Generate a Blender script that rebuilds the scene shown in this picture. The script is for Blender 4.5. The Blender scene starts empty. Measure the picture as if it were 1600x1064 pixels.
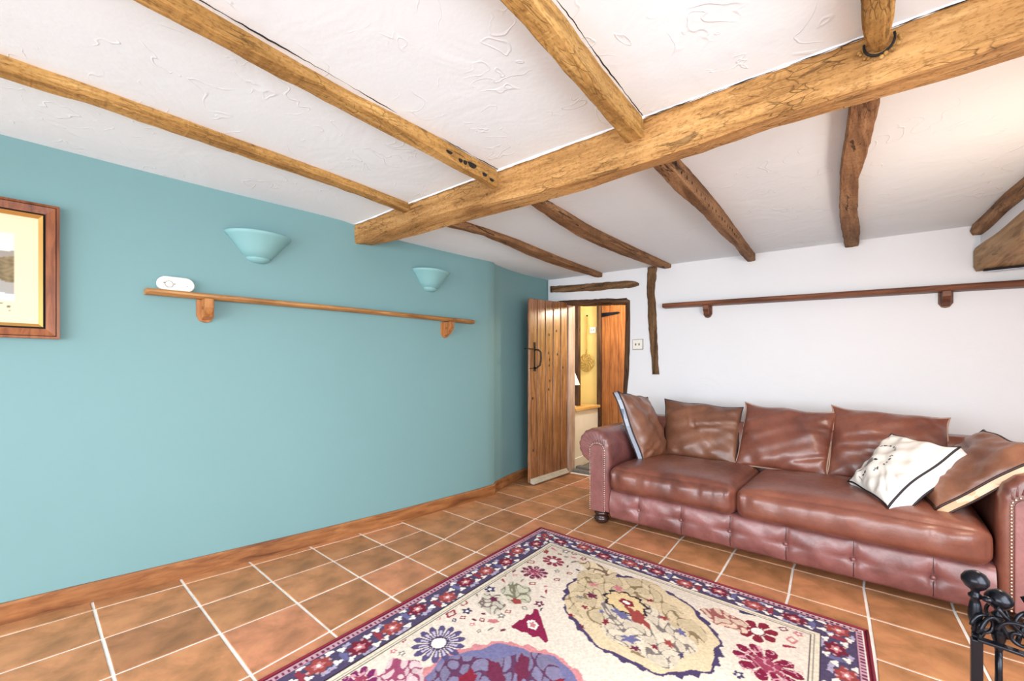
import bpy, bmesh, math, random
import numpy as np
from mathutils import Vector, Matrix
random.seed(7); RNG = np.random.RandomState(11)
PI = math.pi
scene = bpy.context.scene
C = scene.collection

# ------------------------------------------------------------------ camera, lights, exposure
EYE = 1.12
YAW = math.radians(41.0)
cam = bpy.data.cameras.new('camera'); cam_ob = bpy.data.objects.new('camera', cam); C.objects.link(cam_ob)
cam.sensor_width = 36.0; cam.lens = 36.0*660.0/1600.0; cam.shift_y = 48.0/1600.0
cam.clip_start = 0.02
cam_ob.location = (0, 0, EYE); cam_ob.rotation_euler = (PI/2, 0, YAW)
scene.camera = cam_ob
scene.view_settings.view_transform = 'Standard'; scene.view_settings.look = 'None'
scene.view_settings.gamma = 1.0; scene.view_settings.use_curve_mapping = False
scene.view_settings.exposure = 0.50

world = bpy.data.worlds.new('world'); scene.world = world; world.use_nodes = True
bg = world.node_tree.nodes['Background']; bg.inputs[0].default_value = (0.80, 0.90, 1.0, 1); bg.inputs[1].default_value = 1.6

def area(name, loc, rot, sx, sy, power, col=(1, 1, 1), spread=150):
    l = bpy.data.lights.new(name, 'AREA'); l.shape = 'RECTANGLE'; l.size = sx; l.size_y = sy
    l.energy = power; l.color = col; l.spread = math.radians(spread)
    o = bpy.data.objects.new(name, l); C.objects.link(o); o.location = loc; o.rotation_euler = rot
    return o
# rear window daylight, enlarged for fill; side light added for the far end
area('window_daylight_rear', (-0.95, -2.50, 1.10), (PI/2-math.radians(30), 0, 0), 3.8, 1.8, 105, (0.86, 0.94, 1.0))
area('side_fill_light', (1.20, 0.40, 1.10), (PI/2-math.radians(30), 0, PI/2-math.radians(22)), 1.75, 1.7, 58, (0.86, 0.94, 1.0))
def point(name, loc, power, col, r=0.06):
    l = bpy.data.lights.new(name, 'POINT'); l.energy = power; l.color = col; l.shadow_soft_size = r
    o = bpy.data.objects.new(name, l); C.objects.link(o); o.location = loc
    return o
point('hall_ceiling_bulb', (-2.0, 4.45, 1.95), 30, (1.0, 0.92, 0.80), 0.1)
point('chimney_lamp_bulb', (0.53, 2.45, 1.42), 13, (1.0, 0.80, 0.62), 0.10)

# ------------------------------------------------------------------ helpers
def srgb(r, g, b):
    f = lambda c: (c/12.92) if c <= 0.04045 else ((c+0.055)/1.055)**2.4
    return (f(r/255.), f(g/255.), f(b/255.), 1.0)

def mesh_obj(name, verts, faces, mat=None, parent=None, smooth=False):
    me = bpy.data.meshes.new(name)
    me.from_pydata([tuple(map(float, v)) for v in verts], [], [tuple(int(i) for i in f) for f in faces])
    me.validate(); me.update()
    o = bpy.data.objects.new(name, me); C.objects.link(o)
    if mat: me.materials.append(mat)
    if smooth:
        me.polygons.foreach_set('use_smooth', [True]*len(me.polygons))
    bm = bmesh.new(); bm.from_mesh(me); bmesh.ops.recalc_face_normals(bm, faces=bm.faces[:]); bm.to_mesh(me); bm.free()
    if smooth == 'auto': me.set_sharp_from_angle(angle=math.radians(26))
    if parent: o.parent = parent
    return o

def empty(name, loc=(0, 0, 0)):
    o = bpy.data.objects.new(name, None); C.objects.link(o); o.location = loc; o.empty_display_size = 0.05
    return o

def thing(name, label, cat, loc=(0, 0, 0), group=None):
    o = empty(name, loc); tag(o, label, cat, group); return o

def tag(o, label=None, cat=None, group=None, kind=None):
    if label: o['label'] = label
    if cat: o['category'] = cat
    if group: o['group'] = group
    if kind: o['kind'] = kind
    return o

class MB:
    """collects shapes into one mesh (world coordinates)"""
    def __init__(s): s.v = []; s.f = []
    def add(s, v, f):
        n = len(s.v); s.v += [tuple(p) for p in v]; s.f += [tuple(i+n for i in q) for q in f]; return s
    def box(s, a, b):
        (x0, y0, z0), (x1, y1, z1) = a, b
        v = [(x0,y0,z0),(x1,y0,z0),(x1,y1,z0),(x0,y1,z0),(x0,y0,z1),(x1,y0,z1),(x1,y1,z1),(x0,y1,z1)]
        return s.add(v, [(0,3,2,1),(4,5,6,7),(0,1,5,4),(1,2,6,5),(2,3,7,6),(3,0,4,7)])
    def loft(s, rings, caps=True, closed=True):
        n = len(rings[0]); v = [p for r in rings for p in r]; f = []
        for k in range(len(rings)-1):
            for i in range(n if closed else n-1):
                j = (i+1) % n
                f.append((k*n+i, k*n+j, (k+1)*n+j, (k+1)*n+i))
        if caps:
            f.append(tuple(range(n))[::-1]); f.append(tuple((len(rings)-1)*n+i for i in range(n)))
        return s.add(v, f)
    def tube(s, path, r, n=8, caps=True):
        path = [Vector(p) for p in path]; rings = []
        up = Vector((0, 0, 1)); prev = None
        for i, p in enumerate(path):
            t = (path[min(i+1, len(path)-1)]-path[max(i-1, 0)])
            if t.length < 1e-9: t = Vector((0, 0, 1))
            t.normalize()
            if prev is None:
                a = up if abs(t.dot(up)) < 0.9 else Vector((1, 0, 0))
                u = t.cross(a).normalized()
            else:
                u = (prev - t*prev.dot(t))
                u = u.normalized() if u.length > 1e-6 else t.cross(up).normalized()
            prev = u; w = t.cross(u)
            rr = r[i] if hasattr(r, '__len__') else r
            rings.append([tuple(p+(u*math.cos(2*PI*k/n)+w*math.sin(2*PI*k/n))*rr) for k in range(n)])
        return s.loft(rings, caps)
    def lathe(s, prof, c=(0, 0, 0), n=16, a0=0, a1=2*PI, axis='Z', sx=1, sy=1, caps=True):
        full = abs(a1-a0-2*PI) < 1e-6; m = n if full else n+1
        rings = []
        for (r, z) in prof:
            ring = []
            for k in range(m):
                a = a0+(a1-a0)*k/n
                p = (r*math.cos(a)*sx, r*math.sin(a)*sy, z)
                if axis == 'X': p = (p[2], p[0], p[1])
                if axis == 'Y': p = (p[0], p[2], p[1])
                ring.append((p[0]+c[0], p[1]+c[1], p[2]+c[2]))
            rings.append(ring)
        return s.loft(rings, caps, closed=full)
    def ball(s, c, r, n=12, sx=1, sy=1, sz=1):
        pr = [(max(1e-4, r*math.sin(PI*k/n)), -r*math.cos(PI*k/n)*sz) for k in range(n+1)]
        return s.lathe(pr, c, n+4, sx=sx, sy=sy)
    def build(s, name, mat=None, parent=None, smooth=False, bevel=0, seg=2):
        o = mesh_obj(name, s.v, s.f, mat, parent, smooth)
        if bevel:
            m = o.modifiers.new('bevel', 'BEVEL'); m.width = bevel; m.segments = seg; m.limit_method = 'ANGLE'
            m.angle_limit = math.radians(35)
        return o

# ------------------------------------------------------------------ materials
def new_mat(name):
    m = bpy.data.materials.new(name); m.use_nodes = True
    nt = m.node_tree; b = nt.nodes['Principled BSDF']
    return m, nt, b
def node(nt, t, **kw):
    n = nt.nodes.new(t)
    for k, v in kw.items():
        if k.startswith('i_'):
            n.inputs[k[2:].replace('_', ' ')].default_value = v
        else: setattr(n, k, v)
    return n
def ramp(nt, fac, stops):
    r = nt.nodes.new('ShaderNodeValToRGB'); e = r.color_ramp.elements
    while len(e) < len(stops): e.new(0.5)
    for k, (p, c) in enumerate(stops):
        e[k].position = p; e[k].color = c if len(c) == 4 else (*c, 1)
    nt.links.new(fac, r.inputs[0]); return r
def coords(nt, scale=(1, 1, 1), kind='Object'):
    tc = nt.nodes.new('ShaderNodeTexCoord'); mp = nt.nodes.new('ShaderNodeMapping')
    mp.inputs['Scale'].default_value = scale; nt.links.new(tc.outputs[kind], mp.inputs[0]); return mp.outputs[0]
def noise(nt, vec, scale, detail=4, rough=0.5, dist=0.0):
    n = nt.nodes.new('ShaderNodeTexNoise'); n.inputs['Scale'].default_value = scale
    n.inputs['Detail'].default_value = detail; n.inputs['Roughness'].default_value = rough
    n.inputs['Distortion'].default_value = dist
    nt.links.new(vec, n.inputs['Vector']); return n.outputs['Fac']
def bump(nt, b, h, strength, dist=0.01, prev=None):
    n = nt.nodes.new('ShaderNodeBump'); n.inputs['Strength'].default_value = strength
    n.inputs['Distance'].default_value = dist; nt.links.new(h, n.inputs['Height'])
    if prev: nt.links.new(prev.outputs[0], n.inputs['Normal'])
    nt.links.new(n.outputs[0], b.inputs['Normal']); return n
def mixc(nt, fac, a, b, mode='MIX'):
    n = nt.nodes.new('ShaderNodeMix'); n.data_type = 'RGBA'; n.blend_type = mode
    for s, x in ((n.inputs[6], a), (n.inputs[7], b)):
        if isinstance(x, tuple): s.default_value = x
        else: nt.links.new(x, s)
    if isinstance(fac, (int, float)): n.inputs[0].default_value = fac
    else: nt.links.new(fac, n.inputs[0])
    return n.outputs[2]
def plain(name, col, rough=0.5, metal=0.0, spec=0.5, var=0.0, vscale=8):
    m, nt, b = new_mat(name)
    b.inputs['Roughness'].default_value = rough; b.inputs['Metallic'].default_value = metal
    b.inputs['Specular IOR Level'].default_value = spec
    v = coords(nt); f = noise(nt, v, vscale, 3)
    c2 = tuple(min(1, c*(1+var)) for c in col[:3])+(1,); c1 = tuple(c*(1-var) for c in col[:3])+(1,)
    r = ramp(nt, f, [(0.3, c1), (0.7, c2)]); nt.links.new(r.outputs[0], b.inputs['Base Color'])
    return m
def wood(name, dark, mid, light, axis='Y', rough=0.6, crack=0.5, bumps=0.5, grain=1.0, spec=0.3, kind='Object', adze=0.0, crackscale=1.0, fine=0.0):
    m, nt, b = new_mat(name)
    st = {'X': (0.08, 1, 1), 'Y': (1, 0.08, 1), 'Z': (1, 1, 0.08)}[axis]
    v = coords(nt, tuple(s*grain for s in st), kind)
    f1 = noise(nt, v, 28, 5, 0.6, 0.6)
    v2 = coords(nt, (1, 1, 1), kind); f2 = noise(nt, v2, 2.3, 4, 0.6, 0.3)
    r1 = ramp(nt, f1, [(0.28, dark), (0.5, mid), (0.74, light)])
    r2 = ramp(nt, f2, [(0.3, (0.62, 0.58, 0.55, 1)), (0.6, (1, 1, 1, 1))])
    f9 = noise(nt, coords(nt, tuple((1 if q == 1 else 0.45) for q in st), kind), 130, 3, 0.7)
    r9 = ramp(nt, f9, [(0.36, (0.66, 0.60, 0.54, 1)), (0.5, (1, 1, 1, 1)), (0.66, (1.0, 1.0, 1.0, 1))])
    c = mixc(nt, 0.85, r1.outputs[0], r2.outputs[0], 'MULTIPLY')
    if fine: c = mixc(nt, 0.9, c, r9.outputs[0], 'MULTIPLY')
    # long splits
    v3 = coords(nt, tuple((s if s == 1 else 0.13)*crackscale for s in st), kind)
    f3 = noise(nt, v3, 17, 6, 0.65, 1.6)
    rc = ramp(nt, f3, [(0.345, (0, 0, 0, 1)), (0.375, (1, 1, 1, 1))])
    dk = tuple(x*0.22 for x in dark[:3])+(1,)
    c = mixc(nt, mixc(nt, 1.0-crack, rc.outputs[0], (1, 1, 1, 1)), dk, c)
    if fine:
        vd = nt.nodes.new('ShaderNodeTexNoise'); vd.inputs['Scale'].default_value = 7; vd.inputs['Detail'].default_value = 3
        v4 = coords(nt, tuple((1 if q == 1 else 0.22) for q in st), kind); nt.links.new(v4, vd.inputs['Vector'])
        ad = nt.nodes.new('ShaderNodeMix'); ad.data_type = 'VECTOR'; ad.inputs[0].default_value = 0.10
        nt.links.new(v4, ad.inputs[4]); nt.links.new(vd.outputs['Color'], ad.inputs[5])
        vo = nt.nodes.new('ShaderNodeTexVoronoi'); vo.feature = 'DISTANCE_TO_EDGE'; vo.inputs['Scale'].default_value = 62
        nt.links.new(ad.outputs[1], vo.inputs['Vector'])
        rv = ramp(nt, vo.outputs['Distance'], [(0.0, (0, 0, 0, 1)), (0.05, (1, 1, 1, 1))])
        mk = noise(nt, v2, 5.5, 3, 0.6); rm = ramp(nt, mk, [(0.47, (1, 1, 1, 1)), (0.60, (1-fine,)*3)])
        keep = mixc(nt, rm.outputs[0], rv.outputs[0], (1, 1, 1, 1))
        c = mixc(nt, keep, mixc(nt, 0.62, c, dk), c)
        pf_ = keep
    nt.links.new(c, b.inputs['Base Color'])
    b.inputs['Roughness'].default_value = rough; b.inputs['Specular IOR Level'].default_value = spec
    p = bump(nt, b, f1, bumps, 0.006)
    if fine: p = bump(nt, b, pf_, 0.7, 0.006, p)
    p = bump(nt, b, rc.outputs[0], crack, 0.01, p)
    if adze:
        va = coords(nt, {'X': (26, 3, 3), 'Y': (3, 26, 3), 'Z': (3, 3, 26)}[axis], kind)
        fa = noise(nt, va, 1.0, 2, 0.5, 0.4); bump(nt, b, fa, adze, 0.012, p)
    return m

OCH = (srgb(138, 98, 50), srgb(184, 140, 80), srgb(212, 170, 108))
BRN = (srgb(92, 62, 40), srgb(148, 108, 74), srgb(182, 142, 104))
M = {}
M['beam_main'] = wood('oak_main', srgb(144,100,54), srgb(190,142,86), srgb(216,172,114), 'X', 0.7, 0.55, 0.8, 0.9, 0.2, adze=0.3, fine=0.95)
M['joist_near'] = wood('oak_joist_near', *OCH, 'Y', 0.7, 0.5, 0.5, 1, 0.2, adze=0.6, fine=0.55)
M['joist_far'] = wood('oak_joist_far', *BRN, 'Y', 0.75, 0.8, 0.8, 1, 0.2, adze=0.4, fine=0.9)
M['stud'] = wood('oak_stud', srgb(70,50,34), srgb(118,88,60), srgb(160,126,92), 'Z', 0.8, 0.9, 1.0, 1, 0.2, fine=0.9)
M['stud_x'] = wood('oak_stud_x', srgb(70,50,34), srgb(118,88,60), srgb(160,126,92), 'X', 0.8, 0.9, 1.0, 1, 0.2, fine=0.9)
M['frame_dark'] = wood('oak_doorframe', srgb(52,34,24), srgb(92,64,44), srgb(130,96,66), 'X', 0.7, 0.8, 0.8, 1, 0.2)
M['frame_dark_z'] = wood('oak_doorpost', srgb(52,34,24), srgb(88,62,44), srgb(122,92,64), 'Z', 0.7, 0.8, 0.8, 1, 0.2)
M['jamb_pale'] = wood('pale_jamb', srgb(150,122,108), srgb(196,170,156), srgb(214,194,182), 'Z', 0.4, 0.1, 0.3, 1, 0.4)
M['mantel'] = wood('oak_mantel', srgb(120,88,56), srgb(172,136,98), srgb(200,166,126), 'Y', 0.7, 0.4, 0.5, 1, 0.2)
M['shelf'] = wood('pine_shelf', srgb(128,82,40), srgb(176,124,68), srgb(206,156,98), 'Y', 0.45, 0.3, 0.3, 1, 0.4)
M['shelf_dark'] = wood('stained_shelf', srgb(66,36,24), srgb(112,66,44), srgb(146,92,62), 'X', 0.45, 0.3, 0.3, 1, 0.4)
M['bracket'] = wood('pine_bracket', srgb(128,74,36), srgb(176,114,62), srgb(204,148,92), 'Z', 0.5, 0.2, 0.3, 1, 0.4)
M['base'] = wood('oak_skirting', srgb(98,56,28), srgb(150,94,52), srgb(180,122,74), 'Y', 0.5, 0.2, 0.3, 1, 0.4)
M['plank'] = wood('pine_plank', srgb(96,56,32), srgb(150,98,62), srgb(186,136,96), 'Z', 0.24, 0.15, 0.2, 1.3, 0.9)
M['plank_hall'] = wood('pine_plank_hall', srgb(112,62,26), srgb(158,96,46), srgb(182,122,68), 'Z', 0.4, 0.12, 0.2, 1.3, 0.4)
M['top_hall'] = wood('pine_top', srgb(190,140,70), srgb(222,176,104), srgb(238,200,136), 'Y', 0.45, 0.1, 0.2, 1, 0.4)
M['pic_frame'] = wood('stained_frame', srgb(96,48,24), srgb(140,80,46), srgb(166,104,62), 'Z', 0.4, 0.1, 0.15, 1.4, 0.4)
M['black_iron'] = plain('black_iron', srgb(24,25,32), 0.26, 0.6, 0.5, 0.03)
M['dark_gap'] = plain('dark_gap', srgb(24,20,18), 0.9)
M['gold'] = plain('gold_slip', srgb(196,150,84), 0.35, 0.6)
M['white_plastic'] = plain('white_plastic', srgb(238,232,220), 0.35)
M['grey_plastic'] = plain('grey_mark', srgb(120,112,104), 0.5)
M['teal_lamp'] = plain('teal_ceramic', srgb(126,172,174), 0.45, var=0.03)
M['cream_paint'] = plain('cream_paint', srgb(240,238,232), 0.5, var=0.03)
M['hall_yellow'] = plain('hall_yellow', srgb(236,206,128), 0.8, var=0.03)
M['mat_grey'] = plain('threshold_grey', srgb(112,106,100), 0.7, var=0.2, vscale=30)
M['excluder'] = plain('excluder_cloth', srgb(176,166,150), 0.7, var=0.15, vscale=20)
M['shade'] = plain('lampshade_cloth', srgb(250,244,226), 0.7)
M['wicker'] = plain('wicker', srgb(186,150,70), 0.6, var=0.2, vscale=40)
M['steel'] = plain('steel_pan', srgb(170,172,184), 0.35, 0.6, var=0.1)
M['nail'] = plain('antique_nail', srgb(205,180,165), 0.22, 0.9, var=0.2, vscale=60)
M['foot'] = plain('dark_turned_wood', srgb(52,30,26), 0.25, 0, 0.6)
M['piping_black'] = plain('black_piping', srgb(28,24,30), 0.6)
M['piping_tan'] = plain('tan_piping', srgb(164,134,116), 0.5)
M['piping_brown'] = plain('brown_piping', srgb(50,28,24), 0.5)

def plaster(name, c, rough=0.85, b1=0.35, b2=0.25, var=0.02, trowel=0.6):
    m, nt, b = new_mat(name)
    v = coords(nt); f = noise(nt, v, 1.6, 3); f2 = noise(nt, v, 60, 3)
    r = ramp(nt, f, [(0.3, tuple(x*(1-var) for x in c[:3])+(1,)), (0.7, c)])
    nt.links.new(r.outputs[0], b.inputs['Base Color']); b.inputs['Roughness'].default_value = rough
    b.inputs['Specular IOR Level'].default_value = 0.2
    p = bump(nt, b, f2, b2, 0.002)
    f0 = noise(nt, v, 3.0, 3, 0.55, 0.8); p = bump(nt, b, f0, b1, 0.03, p)
    if trowel:
        f3 = noise(nt, v, 6.0, 2, 0.45, 0.9); f4 = noise(nt, v, 5.0, 2)
        rr = ramp(nt, f3, [(0.490, (0, 0, 0, 1)), (0.5, (1, 1, 1, 1)), (0.52, (0.0, 0.0, 0.0, 1))])
        mk = ramp(nt, f4, [(0.50, (0, 0, 0, 1)), (0.60, (1, 1, 1, 1))])
        bump(nt, b, mixc(nt, 1.0, rr.outputs[0], mk.outputs[0], 'MULTIPLY'), trowel, 0.003, p)
    return m
M['ceiling'] = plaster('ceiling_plaster', srgb(230, 235, 239), b1=0.22, trowel=0.5)
M['white_wall'] = plaster('white_wall_paint', srgb(229, 228, 230), b1=0.2, trowel=0.0)
M['teal'] = plaster('teal_wall_paint', srgb(120, 156, 158), 0.55, b1=0.05, b2=0.12, var=0.03, trowel=0.0)

# terracotta, each tile its own tone
def tile_mat():
    m, nt, b = new_mat('terracotta')
    v = coords(nt); oi = node(nt, 'ShaderNodeObjectInfo')
    f = noise(nt, v, 5.0, 5, 0.6, 0.5); f2 = noise(nt, v, 26, 4, 0.6)
    r = ramp(nt, f, [(0.24, srgb(128, 92, 64)), (0.42, srgb(174, 122, 82)), (0.58, srgb(202, 140, 98)), (0.8, srgb(206, 154, 100))])
    rr = ramp(nt, oi.outputs['Random'], [(0.0, (0.70, 0.66, 0.62, 1)), (0.35, (0.90, 0.90, 0.84, 1)), (0.7, (1.0, 0.97, 0.92, 1)), (1.0, (1.06, 0.96, 1.06, 1))])
    c = mixc(nt, 1.0, r.outputs[0], rr.outputs[0], 'MULTIPLY')
    r3 = ramp(nt, f2, [(0.35, (0.86, 0.84, 0.82, 1)), (0.6, (1, 1, 1, 1))])
    c = mixc(nt, 0.7, c, r3.outputs[0], 'MULTIPLY')
    nt.links.new(c, b.inputs['Base Color'])
    rg = ramp(nt, f2, [(0.3, (0.42,)*3), (0.7, (0.6,)*3)]); nt.links.new(rg.outputs[0], b.inputs['Roughness'])
    b.inputs['Specular IOR Level'].default_value = 0.35
    bump(nt, b, f, 0.25, 0.01)
    return m
M['tile'] = tile_mat()
M['grout'] = plain('grout', srgb(236, 230, 222), 0.9, var=0.12, vscale=14)

def leather(name, c0, c1, c2, rough=0.33):
    m, nt, b = new_mat(name)
    v = coords(nt, kind='Object'); f = noise(nt, v, 3.2, 5, 0.62, 0.4); f2 = noise(nt, v, 300, 2)
    f3 = noise(nt, v, 22, 5, 0.7, 1.2)
    r = ramp(nt, f, [(0.3, c0), (0.5, c1), (0.72, c2)])
    r3 = ramp(nt, f3, [(0.36, (0.78, 0.72, 0.7, 1)), (0.55, (1, 1, 1, 1))])
    nt.links.new(mixc(nt, 0.6, r.outputs[0], r3.outputs[0], 'MULTIPLY'), b.inputs['Base Color'])
    rg = ramp(nt, f3, [(0.3, (rough+0.14,)*3), (0.7, (rough-0.04,)*3)]); nt.links.new(rg.outputs[0], b.inputs['Roughness'])
    b.inputs['Specular IOR Level'].default_value = 0.6
    b.inputs['Coat Weight'].default_value = 0.35; b.inputs['Coat Roughness'].default_value = 0.30
    p = bump(nt, b, f2, 0.12, 0.001)
    bump(nt, b, f3, 0.22, 0.006, p)
    return m
M['leather'] = leather('brown_leather', srgb(84, 44, 36), srgb(118, 66, 52), srgb(140, 84, 64))
M['leather_tan'] = leather('tan_leather', srgb(92, 54, 38), srgb(120, 76, 54), srgb(142, 94, 68), 0.40)
M['leather_sheen'] = leather('brown_leather_sheen', srgb(100, 56, 52), srgb(132, 80, 76), srgb(156, 102, 100), 0.34)  # same leather, pinker and paler: window sheen painted into the front parts

def patch_mat(name, cols):
    m, nt, b = new_mat(name)
    v = coords(nt, kind='Object')
    br = node(nt, 'ShaderNodeTexVoronoi'); br.distance = 'CHEBYCHEV'; br.inputs['Scale'].default_value = 14; br.inputs['Randomness'].default_value = 0.35
    nt.links.new(v, br.inputs['Vector'])
    sep = node(nt, 'ShaderNodeSeparateColor'); nt.links.new(br.outputs['Color'], sep.inputs[0])
    r = ramp(nt, sep.outputs[0], [(0.2, cols[0]), (0.5, cols[1]), (0.8, cols[2])])
    nt.links.new(r.outputs[0], b.inputs['Base Color']); b.inputs['Roughness'].default_value = 0.8
    return m
M['patch_blue'] = patch_mat('patchwork_blue', (srgb(120,128,146), srgb(190,192,200), srgb(160,164,176)))
M['patch_cream'] = patch_mat('patchwork_cream', (srgb(214,176,140), srgb(232,204,176), srgb(222,188,150)))

def vcol_mat(name, rough=0.9, bscale=0, bs=0.3, spec=0.2):
    m, nt, b = new_mat(name)
    a = node(nt, 'ShaderNodeAttribute'); a.attribute_name = 'Col'
    nt.links.new(a.outputs['Color'], b.inputs['Base Color']); b.inputs['Roughness'].default_value = rough
    b.inputs['Specular IOR Level'].default_value = spec
    if bscale:
        v = coords(nt); f = noise(nt, v, bscale, 2); bump(nt, b, f, bs, 0.002)
    return m
M['rug'] = vcol_mat('rug_pile', 0.95, 260, 0.5)
M['print'] = vcol_mat('printed_paper', 0.6)
M['linen'] = vcol_mat('printed_linen', 0.85, 200, 0.2)
def set_cols(o, cols):
    me = o.data; a = me.color_attributes.new('Col', 'FLOAT_COLOR', 'POINT')
    c = np.ones((len(me.vertices), 4), np.float32); c[:, :3] = cols; a.data.foreach_set('color', c.ravel())
def lin(c): return np.array(srgb(*c)[:3])

# ------------------------------------------------------------------ room shape
WL = [(-3.16, -2.6), (-3.03, -1.1), (-2.94, -0.076), (-2.868, 0.462), (-2.76, 1.241), (-2.69, 1.9), (-2.652, 2.544),
      (-2.655, 2.80), (-2.70, 2.86), (-2.78, 3.14), (-2.84, 3.47), (-2.86, 3.95)]
WLy = np.array([p[1] for p in WL]); WLx = np.array([p[0] for p in WL])
def xw(y): return float(np.interp(y, WLy, WLx))
def yb(x): return 3.92+(x+2.86)*0.0485
def zc(x, y):
    t = min(1.6, max(0.0, (x+2.9)/3.4))
    zl = np.interp(y, [-.1, 1.45, 3.9], [2.17, 2.14, 2.165]); zr = np.interp(y, [-.1, 1.45, 4.0], [2.16, 2.13, 2.075])
    dip = float(np.interp(y, [1.45, 1.7, 2.5, 3.1, 3.9], [0, .045, .048, .028, 0]))*min(1, max(0, (-2.28-x)/0.35))
    return float(zl*(1-t)+zr*t)-dip
XR = 1.3; YR = -2.6

# left wall: a smooth slightly bent plaster wall
ys = np.concatenate([np.linspace(-2.6, 2.5, 26), np.array([2.6, 2.7, 2.80, 2.86]), np.linspace(3.0, 3.95, 12)])
b = MB()
rings = []
for y in ys:
    x = xw(y); zt = zc(x, y)+0.02
    rings.append([(x, y, -0.02), (x, y, zt), (x-0.15, y, zt), (x-0.15, y, -0.02)])
b.loft(rings); wl = b.build('wall_left', M['teal'], smooth=False); tag(wl, kind='structure')
m = wl.modifiers.new('ws', 'WEIGHTED_NORMAL')
# skirting along it
rings = []
for y in [v for v in ys if v < 3.92]:
    x = xw(y)
    rings.append([(x-0.01, y, 0.0), (x+0.018, y, 0.0), (x+0.018, y, 0.082), (x+0.012, y, 0.092), (x-0.01, y, 0.092)])
b = MB(); b.loft(rings); o = b.build('baseboard_left', M['base']); tag(o, kind='structure')

# back wall with the doorway
OX0, OX1, OZ = -2.60, -1.915, 1.86
def wallseg(bm, x0, x1, z0, z1, th=0.13):
    zt0 = z1 if z1 is not None else zc(x0, yb(x0))+0.02; zt1 = z1 if z1 is not None else zc(x1, yb(x1))+0.02
    v = [(x0, yb(x0), z0), (x1, yb(x1), z0), (x1, yb(x1), zt1), (x0, yb(x0), zt0)]
    v += [(p[0], p[1]+th, p[2]) for p in v]
    bm.add(v, [(0,1,2,3),(7,6,5,4),(0,4,5,1),(1,5,6,2),(2,6,7,3),(3,7,4,0)])
b = MB(); wallseg(b, -2.99, OX0, 0, None); wallseg(b, OX0, OX1, OZ, None); wallseg(b, OX1, XR+0.15, 0, None)
o = b.build('wall_back', M['white_wall']); tag(o, kind='structure')

# ceiling (lime plaster, slightly out of level)
nx, ny = 48, 56
V = []; F = []
for j in range(ny+1):
    for i in range(nx+1):
        x = -3.3+(XR+3.45)*i/nx; y = YR-0.1+(4.35-YR)*j/ny
        V.append((x, y, zc(x, y)+0.004*math.sin(3.1*x+1.7*y)*math.sin(2.3*y)))
for j in range(ny):
    for i in range(nx):
        a = j*(nx+1)+i; F.append((a, a+1, a+nx+2, a+nx+1))
n0 = len(V)
V += [(-3.3, YR-0.1, 2.4), (XR+0.15, YR-0.1, 2.4), (XR+0.15, 4.25, 2.4), (-3.3, 4.25, 2.4)]
F += [(n0, n0+1, n0+2, n0+3)]
ceil_ob = mesh_obj('ceiling', V, F, M['ceiling'], smooth=True); tag(ceil_ob, kind='structure')

# rear wall (behind the camera) and right wall, each with a window, the right one added as fill light
b = MB()
b.box((-3.35, YR-0.15, 0), (-2.9, YR, 2.22)).box((1.0, YR-0.15, 0), (XR+0.15, YR, 2.22)).box((-2.9, YR-0.15, 0), (1.0, YR, 0.12)).box((-2.9, YR-0.15, 2.05), (1.0, YR, 2.22))
o = b.build('wall_rear', M['white_wall']); tag(o, kind='structure')
b = MB()
b.box((XR, YR, 0), (XR+0.15, -0.65, 2.2)).box((XR, 1.3, 0), (XR+0.15, 4.1, 2.12)).box((XR, -0.65, 0), (XR+0.15, 1.3, 0.12)).box((XR, -0.65, 2.0), (XR+0.15, 1.3, 2.2))
o = b.build('wall_right', M['white_wall']); tag(o, kind='structure')
def window(name, p0, p1, along):
    e = empty(name, p0); tag(e, kind='structure')
    fr = MB(); L = (Vector(p1)-Vector(p0))
    x0, y0, z0 = p0; x1, y1, z1 = p1
    n = 4
    def bar(a, bb): fr.box(a, bb)
    if along == 'X':
        for k in range(n+1):
            x = x0+(x1-x0)*k/n; fr.box((x-0.03, y0, z0), (x+0.03, y0+0.05, z1))
        for z in (z0, (z0+z1)/2, z1): fr.box((x0, y0, z-0.025), (x1, y0+0.05, z+0.025))
    else:
        for k in range(n+1):
            y = y0+(y1-y0)*k/n; fr.box((x0, y-0.03, z0), (x0+0.05, y+0.03, z1))
        for z in (z0, (z0+z1)/2, z1): fr.box((x0, y0, z-0.025), (x0+0.05, y1, z+0.025))
    f = fr.build('window_frame', M['cream_paint']); f.parent = e; f.matrix_parent_inverse = Matrix.Translation(Vector(p0)).inverted()
window('window_1', (-2.9, YR-0.12, 0.12), (1.0, YR-0.12, 2.05), 'X')
window('added_window', (XR+0.06, -0.65, 0.12), (XR+0.06, 1.3, 2.0), 'Y')

# chimney wall above the mantel
def xm(y): return 0.465+0.077*(4.06-y)
b = MB()
v = []
for y in (1.35, 4.09):
    v.append([(xm(y)+0.035, y, 1.90), (XR+0.02, y, 1.90), (XR+0.02, y, 2.14), (xm(y)+0.035, y, 2.14)])
b.loft(v); o = b.build('wall_chimney', M['white_wall']); tag(o, kind='structure')

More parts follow.
